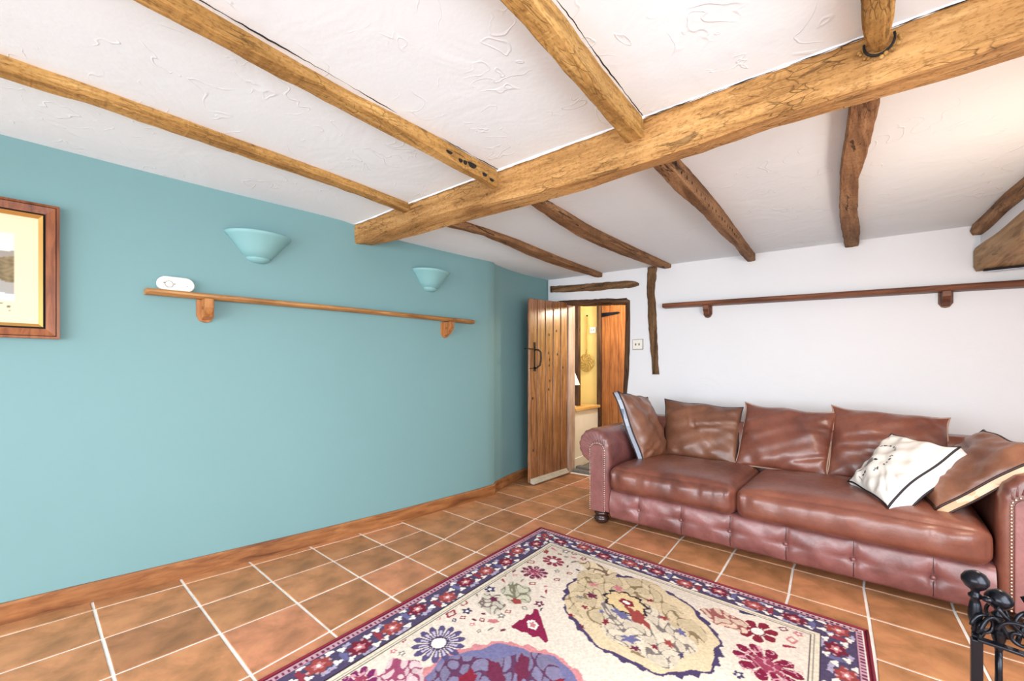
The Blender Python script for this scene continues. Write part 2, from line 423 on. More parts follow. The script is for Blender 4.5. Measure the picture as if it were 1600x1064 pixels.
# ------------------------------------------------------------------ floor: grout bed and separate tiles
floor = MB().box((-3.4, YR-0.15, -0.03), (XR+0.15, 5.2, -0.0035)).build('floor', M['grout']); tag(floor, kind='structure')
RY = [-2.55, -2.38, -2.06, -1.74, -1.41, -1.09, -0.77, -0.44, -0.12, 0.21, 0.545, 0.86, 1.19, 1.51, 1.83, 2.19, 2.53, 2.86, 3.18, 3.50, 3.82, 4.14]
J = {0: [(-1.1, -2.86), (0.2, -2.785), (0.86, -2.73), (1.5, -2.675), (1.83, -2.655)],
     1: [(-1.1, -2.48), (0.2, -2.455), (0.86, -2.44), (1.5, -2.42), (1.83, -2.43)],
     2: [(-1.1, -2.14), (0.2, -2.13), (0.86, -2.12), (1.5, -2.15), (1.83, -2.19), (2.2, -2.27), (2.53, -2.30), (2.87, -2.31), (4.2, -2.32)],
     3: [(-1.1, -1.74), (0.2, -1.74), (0.57, -1.75), (1.2, -1.83), (1.85, -1.89), (2.2, -1.93), (2.54, -1.975), (2.87, -1.995), (4.2, -2.0)],
     4: [(-1.1, -1.42), (1.0, -1.5), (2.54, -1.63), (2.86, -1.66), (4.2, -1.68)],
     5: [(-1.1, -1.12), (1.0, -1.2), (2.5, -1.305), (2.86, -1.33), (4.2, -1.35)],
     6: [(-1.1, -0.85), (1.0, -0.9), (2.5, -0.97), (2.86, -1.0), (4.2, -1.02)],
     7: [(-1.1, -0.55), (2.5, -0.66), (2.86, -0.68), (4.2, -0.70)],
     8: [(-1.1, -0.25), (2.5, -0.34), (2.86, -0.37), (4.2, -0.38)],
     9: [(-1.1, 0.08), (2.16, -0.01), (2.86, -0.06), (4.2, -0.07)]}
for k in range(10, 15): J[k] = [(y, x+0.325*(k-9)) for y, x in J[9]]
def jx(j, y):
    if j == -1: return xw(y)+0.006
    a = np.array(J[j]); return float(np.interp(y, a[:, 0], a[:, 1]))
def rowskew(i, x):   # rows run very slightly out of square
    return RY[i]+ (0.008 if RY[i] > 2 else 0.0)*(-1.4-x)*1.2
def make_tile(P):
    P = [Vector(p) for p in P]; c = sum(P, Vector())/4
    g = 0.0060; out = []
    for k in range(4):
        p = P[k]; a = (P[(k+1) % 4]-p).normalized(); d = (P[k-1]-p).normalized()
        out.append(p+(a+d)*g+Vector((RNG.uniform(-.0012, .0012), RNG.uniform(-.0012, .0012), 0)))
    zt = RNG.uniform(-0.0006, 0.0006)
    V = []
    for (ins, z) in ((0, -0.008), (0, -0.0012), (0.003, zt)):
        for k, p in enumerate(out):
            q = p+(c-p).normalized()*ins; V.append((q.x-c.x, q.y-c.y, z))
    F = [(8, 9, 10, 11)]
    for r in (0, 4):
        for k in range(4): F.append((r+k, r+(k+1) % 4, r+4+(k+1) % 4, r+4+k))
    o = mesh_obj('tile', V, F, M['tile'], floor); o.location = (c.x, c.y, 0)
    o.data.polygons.foreach_set('use_smooth', [False]*len(o.data.polygons))
for i in range(len(RY)-1):
    y0, y1 = RY[i], RY[i+1]; ym = (y0+y1)/2
    cols = ([-1, 0, 1] if ym < 1.83 else [-1])+list(range(2, 15))
    for a, c in zip(cols[:-1], cols[1:]):
        P = []
        for (j, ii) in ((a, i), (c, i), (c, i+1), (a, i+1)):
            y = RY[ii]; x = jx(j, y); x = min(x, XR); P.append((x, rowskew(ii, x), 0))
        if P[1][0]-P[0][0] < 0.03: continue
        if ym > 3.9 : P[2] = (P[2][0], min(P[2][1], yb(P[2][0])), 0); P[3] = (P[3][0], min(P[3][1], yb(P[3][0])), 0)
        if ym > 3.9 and P[2][1]-P[1][1] < 0.04: continue
        make_tile(P)
MB().box((-3.19, 4.02, -0.003), (-1.0, 5.0, -0.0005)).build('hall_screed', M['mat_grey'], floor)

# ------------------------------------------------------------------ main beam and joists
def wob(n, a): return RNG.uniform(-a, a, n)
def resample(tab, n):
    tab = np.array(tab); t = np.linspace(tab[0, 0], tab[-1, 0], n)
    return np.c_[[t]+[np.interp(t, tab[:, 0], tab[:, k]) for k in range(1, tab.shape[1])]].T
MAIN = [[-2.76,1.489,2.14,2.006,2.035],[-2.72,1.491,2.14,2.0,2.012],[-2.504,1.507,2.139,2.012,2.002],[-2.258,1.522,2.138,2.015,1.992],[-2.012,1.538,2.138,2.013,1.99],
 [-1.765,1.554,2.137,2.006,1.987],[-1.519,1.569,2.136,1.992,1.979],[-1.273,1.585,2.135,1.974,1.972],[-1.027,1.6,2.134,1.964,1.969],
 [-0.781,1.616,2.133,1.957,1.982],[-0.535,1.631,2.132,1.964,1.982],[-0.288,1.647,2.13,1.979,1.996],[-0.042,1.663,2.129,1.981,1.99],
 [0.204,1.678,2.128,1.979,1.987],[0.45,1.694,2.126,1.986,1.994],[0.9,1.70,2.12,1.985,1.994],[1.3,1.72,2.12,1.985,1.99]]
T = resample(MAIN, 70); rings = []
for (x, yf, zt, za, zb) in T:
    w = RNG.uniform(-.003, .003, 6)
    if x < -2.66: x = x
    rings.append([(x, yf+w[0]*.5, zt+0.03), (x, yf-0.004+w[1], zt-0.06), (x, yf+0.000+w[2], za+0.006+w[3]), (x, yf+0.010, za-0.001+w[3]*.5), (x, yf+0.065, (za+zb)/2-0.002+w[4]),
                  (x, yf+0.115, zb+w[5]*.5-0.002), (x, yf+0.13, zb+0.012), (x, yf+0.14, zt+0.03)])
b = MB(); b.loft(rings); mb = b.build('main_beam', M['beam_main'], smooth='auto')
tag(mb, 'large hewn ochre oak beam running across the whole ceiling', 'beam')
JN = {'J1': [[-2.6,-2.285,-2.205,2.12,2.18],[-0.058,-2.268,-2.191,2.119,2.167],[0.165,-2.246,-2.17,2.122,2.163],[0.612,-2.236,-2.158,2.116,2.154],[1.059,-2.225,-2.141,2.114,2.145],[1.282,-2.214,-2.139,2.105,2.141],[1.56,-2.204,-2.146,2.09,2.138]],
 'J2': [[-2.6,-1.52,-1.445,2.12,2.18],[0.186,-1.52,-1.449,2.118,2.16],[0.381,-1.518,-1.456,2.108,2.156],[0.576,-1.545,-1.465,2.116,2.153],[0.771,-1.554,-1.47,2.118,2.149],[0.966,-1.538,-1.455,2.099,2.145],[1.161,-1.515,-1.448,2.08,2.141],[1.356,-1.503,-1.453,2.063,2.138],[1.59,-1.499,-1.459,2.052,2.136]],
 'J3': [[-2.6,-0.76,-0.68,2.09,2.17],[0.805,-0.750,-0.679,2.086,2.146],[0.917,-0.751,-0.679,2.082,2.144],[1.029,-0.752,-0.684,2.071,2.142],[1.141,-0.752,-0.693,2.058,2.139],[1.253,-0.754,-0.7,2.051,2.137],[1.365,-0.762,-0.705,2.051,2.135],[1.63,-0.787,-0.711,2.051,2.133]],
 'J4': [[-2.6,-0.04,0.035,2.06,2.17],[1.386,-0.036,0.033,2.06,2.13],[1.546,-0.036,0.028,2.06,2.13],[1.62,-0.022,0.02,2.062,2.13],[1.67,-0.008,0.008,2.07,2.13]],
 'K1': [[1.66,-2.19,-2.12,2.09,2.139],[1.853,-2.198,-2.130,2.088,2.139],[2.171,-2.176,-2.116,2.103,2.14],[2.489,-2.204,-2.115,2.1,2.14],[2.806,-2.243,-2.131,2.097,2.141],[3.124,-2.262,-2.145,2.098,2.143],[3.442,-2.265,-2.159,2.101,2.144],[3.76,-2.256,-2.172,2.104,2.15],[4.0,-2.238,-2.186,2.105,2.15]],
 'K2': [[1.7,-1.55,-1.475,2.11,2.135],[1.97,-1.566,-1.485,2.105,2.135],[2.275,-1.598,-1.499,2.09,2.135],[2.58,-1.629,-1.516,2.083,2.134],[2.884,-1.629,-1.513,2.082,2.134],[3.189,-1.625,-1.509,2.084,2.133],[3.494,-1.608,-1.5,2.088,2.132],[3.799,-1.585,-1.488,2.09,2.132],[4.02,-1.535,-1.478,2.095,2.131]],
 'K3': [[1.75,-0.785,-0.711,2.054,2.13],[1.888,-0.785,-0.711,2.052,2.13],[2.193,-0.785,-0.712,2.033,2.128],[2.499,-0.768,-0.718,2.020,2.126],[2.804,-0.786,-0.728,2.024,2.124],[3.11,-0.803,-0.743,2.030,2.122],[3.415,-0.806,-0.758,2.036,2.12],[3.721,-0.832,-0.773,2.042,2.118],[4.05,-0.849,-0.788,2.047,2.117]],
 'K4': [[1.76,-0.07,0.01,2.06,2.13],[1.95,-0.082,0.002,2.06,2.13],[2.2,-0.105,-0.018,2.058,2.13],[2.52,-0.14,-0.055,2.056,2.13],[2.7,-0.15,-0.078,2.058,2.125],[3.0,-0.17,-0.088,2.056,2.12],[3.3,-0.184,-0.1,2.058,2.115],[3.7,-0.192,-0.098,2.055,2.11],[4.06,-0.196,-0.114,2.05,2.10]]}
LAB = {'J1': 'slim pale joist on the camera side of the main beam, nearest the teal wall',
 'J2': 'ochre ceiling joist with dark worm-eaten hollows where it meets the main beam',
 'J3': 'broad adze-marked waney joist before the main beam, at the top middle of the view',
 'J4': 'short round-ended joist stub notched into the main beam at the top right',
 'K1': 'thin brown joist beyond the main beam, nearest the teal wall',
 'K2': 'straight brown joist beyond the main beam ending above the vertical wall timber',
 'K3': 'crooked brown joist with a row of nail holes, beyond the main beam',
 'K4': 'gently curved flat brown joist beyond the main beam, above the long back shelf'}
def make_joist(key):
    t = JN[key]; T = resample(t, int(max(18, (t[-1][0]-t[0][0])/0.05)))
    e = thing('ceiling_joist', LAB[key], 'ceiling joist', (0.5*(T[-1][1]+T[-1][2]), T[-1][0], T[-1][3]),
              'joists on the camera side of the main beam' if key[0] == 'J' else 'joists between the main beam and the back wall')
    rings = []; kmax = len(T)-1
    for k, (y, xl, xr, zb_, zt_) in enumerate(T):
        w = RNG.uniform(-.0022, .0022, 5); zt2 = zc((xl+xr)/2, y)+0.03
        rings.append([(xr+w[0]*.6, y, zt2), (xr+w[0], y, zb_+0.005), (xr-0.005, y, zb_+w[1]*.5), ((xl+xr)/2+w[2], y, zb_-0.001+w[1]),
                      (xl+0.006, y, zb_+0.001+w[3]), (xl+w[4], y, zb_+0.008), (xl+0.006, y, zt2)])
    b = MB(); b.loft(rings); o = b.build('timber', M['joist_near' if key[0] == 'J' else 'joist_far'], smooth='auto')
    o.parent = e; o.matrix_parent_inverse = Matrix.Translation(e.location).inverted()
    return e, T
JO = {k: make_joist(k) for k in JN}
def under(e, o): o.parent = e; o.matrix_parent_inverse = Matrix.Translation(e.location).inverted(); return o
# worm hollows in J2 (dark cavities in its side near the beam) and nail holes in K3
b = MB()
for (y, l, z, h) in [(1.24,.035,2.098,.008),(1.31,.022,2.088,.009),(1.34,.02,2.09,.011),(1.385,.05,2.094,.014),(1.47,.03,2.080,.010),(1.52,.03,2.072,.008)]:
    x = float(np.interp(y, [r[0] for r in JN['J2']], [r[2] for r in JN['J2']]))
    pts = [(x+0.0035, y+l/2*math.cos(a)*(1+.2*math.sin(3*a)), z+h*math.sin(a)*(1+.2*math.cos(2*a))) for a in np.linspace(0, 2*PI, 12, endpoint=False)]
    b.loft([pts, [(p[0]-0.010, p[1], p[2]) for p in pts]])
o = under(JO['J2'][0], tag(b.build('worm_hollows', M['dark_gap']), kind='stuff')); o['label'] = 'dark worm-eaten hollows in the side of the joist'
b = MB()
for k in range(20):
    y = 1.9+k*0.075; x = float(np.interp(y, [r[0] for r in JN['K3']], [r[2] for r in JN['K3']])); z = float(np.interp(y, [r[0] for r in JN['K3']], [r[3] for r in JN['K3']]))+0.03+0.006*math.sin(k*2.1)
    b.ball((x+0.001, y, z), 0.006, 6, sx=0.5, sy=0.8, sz=2.0*(0.6+0.4*math.sin(k*1.7)**2))
under(JO['K3'][0], tag(b.build('nail_holes', M['dark_gap']), kind='stuff'))
# plaster cracks beside joists
def crack(name, pts, r):
    b = MB(); b.tube(pts, r, 5); o = b.build(name, M['dark_gap'], ceil_ob); return o
P = []; R = []
for y in np.arange(0.1, 1.56, 0.018):
    off = np.interp(y, [0.1, 0.9, 1.56], [0.018, 0.008, 0.002])
    x = -1.45+off+RNG.uniform(-.0022, .0022); P.append((x, y, zc(x, y)+0.0005)); R.append(0.0006+0.0019*abs(math.sin(y*9)+.4*math.sin(y*23)))
crack('plaster_crack', P, R)
P = []; R = []
for y in np.arange(0.7, 1.6, 0.018):
    off = np.interp(y, [0.7, 1.1, 1.6], [0.012, 0.012, 0.006])
    x = float(np.interp(y, [0.8, 1.03, 1.25, 1.6], [-0.679, -0.684, -0.70, -0.711]))+off+RNG.uniform(-.0015, .0015); P.append((x, y, zc(x, y)+0.0005)); R.append(0.0012+0.0014*abs(math.sin(y*11)))
crack('plaster_crack', P, R)
P = []; R = []
for x in np.arange(-0.7, 0.6, 0.02):
    y = float(np.interp(x, [r[0] for r in MAIN], [r[1] for r in MAIN]))-0.005+RNG.uniform(-.003, .002); P.append((x, y-0.008, zc(x, y)-0.007)); R.append(0.0003+0.0020*abs(math.sin(x*13)*math.sin(x*31)))
crack('plaster_crack', P, R)
# dark mortice pocket with rubble round the J4 stub
b = MB(); b.tube([(0.0+0.035*math.cos(a), 1.655-0.001+0.02*math.sin(a)*0-0.004, 2.092+0.038*math.sin(a)) for a in np.linspace(PI*0.95, 2.1*PI, 16)], 0.0035, 6)
under(JO['J4'][0], b.build('mortice_gap', M['dark_gap']))
b = MB()
for k, a in enumerate(np.linspace(PI*1.05, 2.0*PI, 11)):
    b.ball((0.047*math.cos(a)+RNG.uniform(-.003,.003), 1.650, 2.090+0.045*math.sin(a)+RNG.uniform(-.003,.003)), 0.0035+0.003*RNG.rand(), 5)
under(JO['J4'][0], tag(b.build('plaster_crumbs', M['joist_near']), kind='stuff'))
# white plaster fillet where the ceiling meets the main beam
b = MB(); P = []; R = []
for x in np.arange(-2.72, 1.2, 0.03):
    y = float(np.interp(x, [r[0] for r in MAIN], [r[1] for r in MAIN])); P.append((x, y-0.010, zc(x, y)-0.001)); R.append(0.006+RNG.uniform(-.002, .002))
b.tube(P, R, 8); b.build('plaster_fillet', M['ceiling'], ceil_ob, smooth=True)

# fireplace mantel beam and the beam over it
def slab(name, label, cat, rows, mat, smooth=False):
    b = MB(); rings = []
    for (y, x0, x1, z0, z1) in rows:
        rings.append([(x0+0.012, y, z0), (x1, y, z0), (x1, y, z1), (x0+0.008, y, z1), (x0, y, z1-0.02), (x0, y, z0+0.03)])
    b.loft(rings); o = b.build(name, mat, smooth=smooth); tag(o, label, cat); return o
rows = [[y, xm(y)+0.003*math.sin(9*y), xm(y)+0.42, 1.766+0.004*math.sin(7*y)+ (0.0 if y < 4.0 else 0.002), 1.915+0.006*math.sin(5*y)] for y in np.linspace(1.4, 4.05, 30)]
mt = thing('mantel_beam', 'thick pale brown fireplace beam jutting in at the right edge, above the long back shelf', 'beam', (0.6, 4.0, 1.77))
o = slab('timber', None, None, rows, M['mantel']); under(mt, o)
for k in ('label', 'category'):
    if k in o: del o[k]
o = MB().box((0.52, 4.005, 1.752), (0.93, 4.02, 1.766)).build('metal_strip', M['steel']); under(mt, o); o['label'] = 'bright metal strip under the beam'
o = MB().box((0.50, 3.97, 1.757), (0.93, 4.005, 1.7655)).build('dark_strip', M['dark_gap']); under(mt, o)  # thin dark strip under the mantel, along the back wall
rows = []
for y in np.linspace(1.4, 4.05, 34):
    x0 = float(np.interp(y, [1.4, 3.2, 3.5, 3.8, 4.05], [0.68, 0.545, 0.50, 0.475, 0.447])); rows.append([y, x0, x0+0.11, 2.0+0.004*math.sin(11*y), zc(x0, y)+0.03])
b = MB(); b.loft([[(r[1]+0.02, r[0], r[4]), (r[1], r[0], r[3]+0.035), (r[1]+0.012, r[0], r[3]+0.004), (r[1]+0.05, r[0], r[3]), (r[2], r[0], r[3]+0.01), (r[2], r[0], r[4])] for r in rows])
o = b.build('chimney_beam', M['joist_far'], smooth='auto'); tag(o, 'rough brown beam at the ceiling just above the fireplace beam', 'beam')

# ------------------------------------------------------------------ timbers in the back wall
def xprism(b, st, d=0.02, back=0.03):   # st: list of (x, ztop, zbot)
    rings = []
    for (x, zt, zb_) in st:
        y = yb(x)
        rings.append([(x, y+back, zt), (x, y-d*.6, zt), (x, y-d, zt-0.010), (x, y-d, zb_+0.010), (x, y-d*.6, zb_), (x, y+back, zb_)])
    return b.loft(rings)
def zprism(b, st, d=0.02, back=0.03):   # st: (z, x0, x1)
    rings = []
    for (z, x0, x1) in st:
        y = yb((x0+x1)/2)
        rings.append([(x0, y+back, z), (x0, y-d*.6, z), (x0+0.01, y-d, z), (x1-0.01, y-d, z), (x1, y-d*.6, z), (x1, y+back, z)])
    return b.loft(rings)
def rz(st, n, a):
    T = resample(st, n); T[:, 1] += RNG.uniform(-a, a, n); T[:, 2] += RNG.uniform(-a, a, n); return T
b = MB(); xprism(b, rz([(-2.817,2.085,2.016),(-2.62,2.07,1.997),(-2.442,2.060,1.984),(-2.224,2.049,1.963),(-2.1,2.04,1.968),(-1.971,2.033,1.959),(-1.85,2.022,1.953),(-1.79,1.99,1.97)], 30, .003))
o = b.build('wall_timber', M['stud_x'], smooth=True); tag(o, 'short rough horizontal timber set in the white wall above the doorway', 'timber')
b = MB(); zprism(b, rz([(1.09,-1.652,-1.592),(1.24,-1.662,-1.600),(1.462,-1.685,-1.611),(1.662,-1.697,-1.618),(1.78,-1.70,-1.625),(1.909,-1.707,-1.635),(2.02,-1.706,-1.62),(2.128,-1.70,-1.611)], 34, .003))
o = b.build('wall_timber', M['stud'], smooth=True); tag(o, 'crooked vertical timber set in the white wall right of the light switch', 'timber')
# door frame timbers (structure)
df = empty('door_frame_1', (-2.25, yb(-2.25), 0)); df.name = 'door_frame_1'
door1 = empty('door_1', (-2.25, yb(-2.25), 0)); tag(door1, kind='structure'); bpy.data.objects.remove(df)
b = MB(); xprism(b, rz([(-2.737,1.906,1.860),(-2.55,1.90,1.846),(-2.391,1.888,1.83),(-2.128,1.873,1.815),(-1.96,1.852,1.80),(-1.903,1.846,1.795),(-1.885,1.83,1.80)], 26, .0025), 0.02, 0.10)
under(door1, b.build('lintel', M['frame_dark'], smooth=True))
b = MB(); zprism(b, rz([(0.0,-1.955,-1.915),(0.879,-1.953,-1.915),(1.107,-1.940,-1.892),(1.338,-1.933,-1.886),(1.623,-1.927,-1.879),(1.83,-1.927,-1.884)], 30, .002), 0.018, 0.12)
under(door1, b.build('jamb', M['frame_dark_z'], smooth=True))
b = MB(); b.box((-2.63, yb(-2.6)-0.005, 0), (-2.585, yb(-2.6)+0.12, 1.85)); under(door1, b.build('jamb', M['jamb_pale']))
b = MB(); b.box((-2.60, 4.0, 0.0), (-1.93, 4.06, 0.03)).box((-2.60, 4.09, 0.0), (-1.93, 4.17, 0.045)); under(door1, b.build('threshold', M['mat_grey'], bevel=0.006))

# ------------------------------------------------------------------ open plank door
DX = -2.60; HY = 3.93; FY = 3.245
dr = thing('plank_door', 'open brown plank door with black latch standing against the teal wall', 'door', (DX, HY, 0))
W5 = (HY-FY)/5
for k in range(5):
    y0 = FY+k*W5+0.007; y1 = FY+(k+1)*W5-0.007
    z0 = 0.015; za = np.interp(y0, [FY, HY], [1.838, 1.878]); zb_ = np.interp(y1, [FY, HY], [1.838, 1.878])
    dx = RNG.uniform(-.001, .001)
    v = [(DX-0.022, y0, z0), (DX+dx, y0, z0), (DX+dx, y1, z0), (DX-0.022, y1, z0), (DX-0.022, y0, za), (DX+dx, y0, za), (DX+dx, y1, zb_), (DX-0.022, y1, zb_)]
    b = MB(); b.add(v, [(0,3,2,1),(4,5,6,7),(0,1,5,4),(1,2,6,5),(2,3,7,6),(3,0,4,7)])
    pl = under(dr, b.build('plank', M['plank'], bevel=0.004))
    # knots
    kn = MB()
    spots = {0: [(.5, .33), (.44, .85)], 1: [], 2: [(.45, 1.50), (.4, 1.31), (.5, 1.24), (.45, 1.18), (.55, 1.02), (.4, .93)], 3: [(.4, 1.55), (.55, 1.30)], 4: [(.3, 1.16)]}[k]
    for (fy, z) in spots:
        kn.ball((DX+dx+0.0002, y0+(y1-y0)*fy, z), 0.013, 6, sx=0.12, sy=0.7+0.3*RNG.rand(), sz=1.2)
    if kn.v: under(dr, tag(kn.build('knots', M['dark_gap']), kind='stuff'))
b = MB(); b.box((DX-0.024, FY+0.01, 0.02), (DX-0.018, HY-0.01, 1.83)); under(dr, b.build('joint_backing', M['dark_gap']))
for z in (0.2, 0.9, 1.6): under(dr, MB().box((DX-0.045, FY+0.03, z), (DX-0.024, HY-0.03, z+0.1)).build('ledge', M['plank'], bevel=0.003))
# latch
b = MB(); b.box((DX, 3.318, 1.35), (DX+0.004, 3.350, 1.41)).box((DX, 3.324, 1.14), (DX+0.004, 3.346, 1.36)).box((DX, 3.316, 1.12), (DX+0.004, 3.352, 1.165))
lt = under(dr, b.build('latch_plate', M['black_iron'], bevel=0.001))
b = MB(); b.tube([(DX+0.004, 3.335, 1.335), (DX+0.03, 3.355, 1.335), (DX+0.05, 3.372, 1.31), (DX+0.052, 3.374, 1.24), (DX+0.045, 3.366, 1.18), (DX+0.02, 3.345, 1.155), (DX+0.004, 3.335, 1.15)], 0.0085, 8)
o = b.build('handle', M['black_iron'], smooth=True); under(dr, o)
b = MB(); b.box((DX-0.005, 3.18, 1.335), (DX+0.012, 3.325, 1.345)).box((DX+0.002, 3.25, 1.145), (DX+0.008, 3.33, 1.152)); under(dr, b.build('latch_bar', M['black_iron']))
# draught excluder
rings = []
for y in np.linspace(FY+0.02, HY-0.04, 14):
    r = 0.020+RNG.uniform(-.001, .001)
    rings.append([(DX+0.0, y, 0.012), (DX+0.035, y, 0.004), (DX+0.056, y, 0.010), (DX+0.060, y, 0.022), (DX+0.045, y, 0.030+r*.2), (DX+0.035, y, 0.032), (DX+0.02, y, 0.052+r*.2), (DX+0.0, y, 0.056)])
b = MB(); b.loft(rings); o = under(dr, b.build('draught_excluder', M['excluder'], smooth=False, bevel=0.003)); o['label'] = 'grey padded draught strip along the foot of the door'

# ------------------------------------------------------------------ hall beyond
b = MB()
b.box((-3.35, 4.90, 0), (-0.9, 5.0, 2.25)).box((-3.45, 4.1, 0), (-3.35, 5.0, 2.25)).box((-1.0, 4.1, 0), (-0.9, 5.0, 2.25))
o = b.build('wall_hall', M['hall_yellow']); tag(o, kind='structure')
o = MB().box((-3.45, 4.12, 2.2), (-0.9, 5.0, 2.26)).build('ceiling_hall', M['ceiling']); tag(o, kind='structure')
hd = thing('hall_door', 'orange brown plank door with iron strap hinge, seen through the doorway', 'door', (-2.45, 4.88, 0))
xs5 = np.linspace(-2.70, -2.12, 6)
for k in range(5):
    under(hd, MB().box((xs5[k]+0.002, 4.865, 0.01), (xs5[k+1]-0.002, 4.893, 1.99)).build('plank', M['plank_hall'], bevel=0.003))
under(hd, MB().box((-2.757, 4.84, 0.0), (-2.705, 4.895, 2.05)).build('door_post', M['frame_dark_z'], bevel=0.004))
under(hd, MB().box((-2.11, 4.84, 0.0), (-2.04, 4.895, 2.05)).build('door_post', M['frame_dark_z'], bevel=0.004))
b = MB(); b.add([(-2.695, 4.858, 1.815), (-2.695, 4.858, 1.87), (-2.46, 4.858, 1.865), (-2.44, 4.858, 1.85), (-2.46, 4.858, 1.838),
                 (-2.695, 4.864, 1.815), (-2.695, 4.864, 1.87), (-2.46, 4.864, 1.865), (-2.44, 4.864, 1.85), (-2.46, 4.864, 1.838)],
                [(0,1,2,3,4),(9,8,7,6,5),(0,5,6,1),(1,6,7,2),(2,7,8,3),(3,8,9,4),(4,9,5,0)])
under(hd, b.build('strap_hinge', M['black_iron']))
b = MB(); b.tube([(-2.20, 4.86, 1.12), (-2.20, 4.835, 1.13), (-2.20, 4.83, 1.20), (-2.20, 4.86, 1.22)], 0.007, 6); under(hd, b.build('handle', M['black_iron']))
cb = thing('low_cabinet', 'cream painted low cabinet with a wooden top inside the hall', 'cabinet', (-2.85, 4.5, 0))
b = MB(); b.add([(-3.10, 4.16, 0.05), (-2.655, 4.16, 0.05), (-2.735, 4.832, 0.05), (-3.10, 4.832, 0.05), (-3.10, 4.16, 0.655), (-2.655, 4.16, 0.655), (-2.735, 4.832, 0.655), (-3.10, 4.832, 0.655)],
               [(0,3,2,1),(4,5,6,7),(0,1,5,4),(1,2,6,5),(2,3,7,6),(3,0,4,7)]); under(cb, b.build('body', M['cream_paint'], bevel=0.003))
b = MB(); b.add([(-3.10, 4.14, 0), (-2.640, 4.14, 0), (-2.722, 4.832, 0), (-3.10, 4.832, 0), (-3.10, 4.14, 0.11), (-2.640, 4.14, 0.11), (-2.722, 4.832, 0.11), (-3.10, 4.832, 0.11)],
               [(0,3,2,1),(4,5,6,7),(0,1,5,4),(1,2,6,5),(2,3,7,6),(3,0,4,7)]); under(cb, b.build('plinth', M['cream_paint'], bevel=0.004))
b = MB(); b.add([(-3.12, 4.13, 0.656), (-2.62, 4.13, 0.656), (-2.70, 4.836, 0.656), (-3.12, 4.836, 0.656), (-3.12, 4.13, 0.69), (-2.62, 4.13, 0.69), (-2.70, 4.836, 0.69), (-3.12, 4.836, 0.69)],
               [(0,3,2,1),(4,5,6,7),(0,1,5,4),(1,2,6,5),(2,3,7,6),(3,0,4,7)]); under(cb, b.build('top', M['top_hall'], bevel=0.005))
o = MB().box((-2.88, 4.48, 0.69), (-2.81, 4.54, 2.20)).build('hall_post', M['frame_dark_z'], bevel=0.006); tag(o, 'dark wooden post rising from the cabinet top in the hall', 'post')
lp = thing('table_lamp', 'small table lamp with a cream conical shade, half hidden by the open door', 'lamp', (-2.80, 4.32, 0.69))
b = MB(); b.lathe([(0.05, 0.69), (0.05, 0.70), (0.015, 0.72), (0.03, 0.80), (0.012, 0.90), (0.008, 0.98)], (-2.80, 4.32, 0), 14); under(lp, b.build('base', M['cream_paint'], smooth=True))
b = MB(); b.lathe([(0.10, 0.955), (0.04, 1.10), (0.037, 1.10), (0.097, 0.955)], (-2.80, 4.32, 0), 18, caps=False); under(lp, b.build('shade', M['shade'], smooth=True))
# woven carpet-beater hanging on the hall wall
cx, cy, cz = -2.935, 4.88, 1.235
wb = thing('carpet_beater', 'woven round cane beater hanging on the yellow hall wall', 'carpet beater', (cx, cy, cz+0.6))
b = MB(); ring = [(cx+0.10*math.cos(a), cy, cz+0.115*math.sin(a)) for a in np.linspace(0, 2*PI, 25)]
b.tube(ring, 0.009, 6)
for a in np.linspace(0, PI, 5, endpoint=False):
    pts = []
    for t in np.linspace(-1, 1, 13):
        r = 0.10*t; off = 0.03*math.sin(PI*t)
        pts.append((cx+r*math.cos(a)-off*math.sin(a), cy-0.006, cz+(r*math.sin(a)+off*math.cos(a))*1.1))
    b.tube(pts, 0.007, 6)
under(wb, b.build('woven_head', M['wicker'], smooth=True))
b = MB(); b.tube([(cx, cy, cz+0.115), (cx+0.008, cy, cz+0.22), (cx+0.004, cy, cz+0.36), (cx+0.018, cy, cz+0.50), (cx+0.012, cy, cz+0.60)], 0.008, 6); under(wb, b.build('handle', M['wicker'], smooth=True))
b = MB(); b.ball((cx+0.012, cy, cz+0.62), 0.012, 6); under(wb, b.build('hook', M['black_iron']))
sk = thing('wall_socket', 'cream double plate on the yellow hall wall beside the hanging beater', 'socket', (-2.93, 4.897, 1.66))
under(sk, MB().box((-2.885, 4.885, 1.62), (-2.795, 4.90, 1.70)).build('plate', M['cream_paint'], bevel=0.003))
b = MB(); b.box((-2.865, 4.882, 1.655), (-2.852, 4.886, 1.668)).box((-2.835, 4.882, 1.655), (-2.822, 4.886, 1.668)); under(sk, tag(b.build('switches', M['grey_plastic']), kind='stuff'))

# light switch on the white wall
x0, x1 = -1.852, -1.752
sw = thing('light_switch', 'white double light switch on the white wall beside the doorway', 'switch', (-1.80, yb(-1.8), 1.38))
under(sw, MB().box((x0-0.004, yb(-1.8)-0.004, 1.332), (x1+0.005, yb(-1.8)+0.004, 1.436)).build('shadow_outline', M['grey_plastic']))  # grey rim stands in for the shadow round the switch plate
under(sw, MB().box((x0, yb(-1.8)-0.010, 1.338), (x1, yb(-1.8)+0.004, 1.432)).build('plate', M['white_plastic'], bevel=0.003))
for xa in (x0+0.026, x1-0.038): under(sw, MB().box((xa, yb(-1.8)-0.016, 1.375), (xa+0.012, yb(-1.8)-0.008, 1.395)).build('rocker', M['grey_plastic'], bevel=0.001))

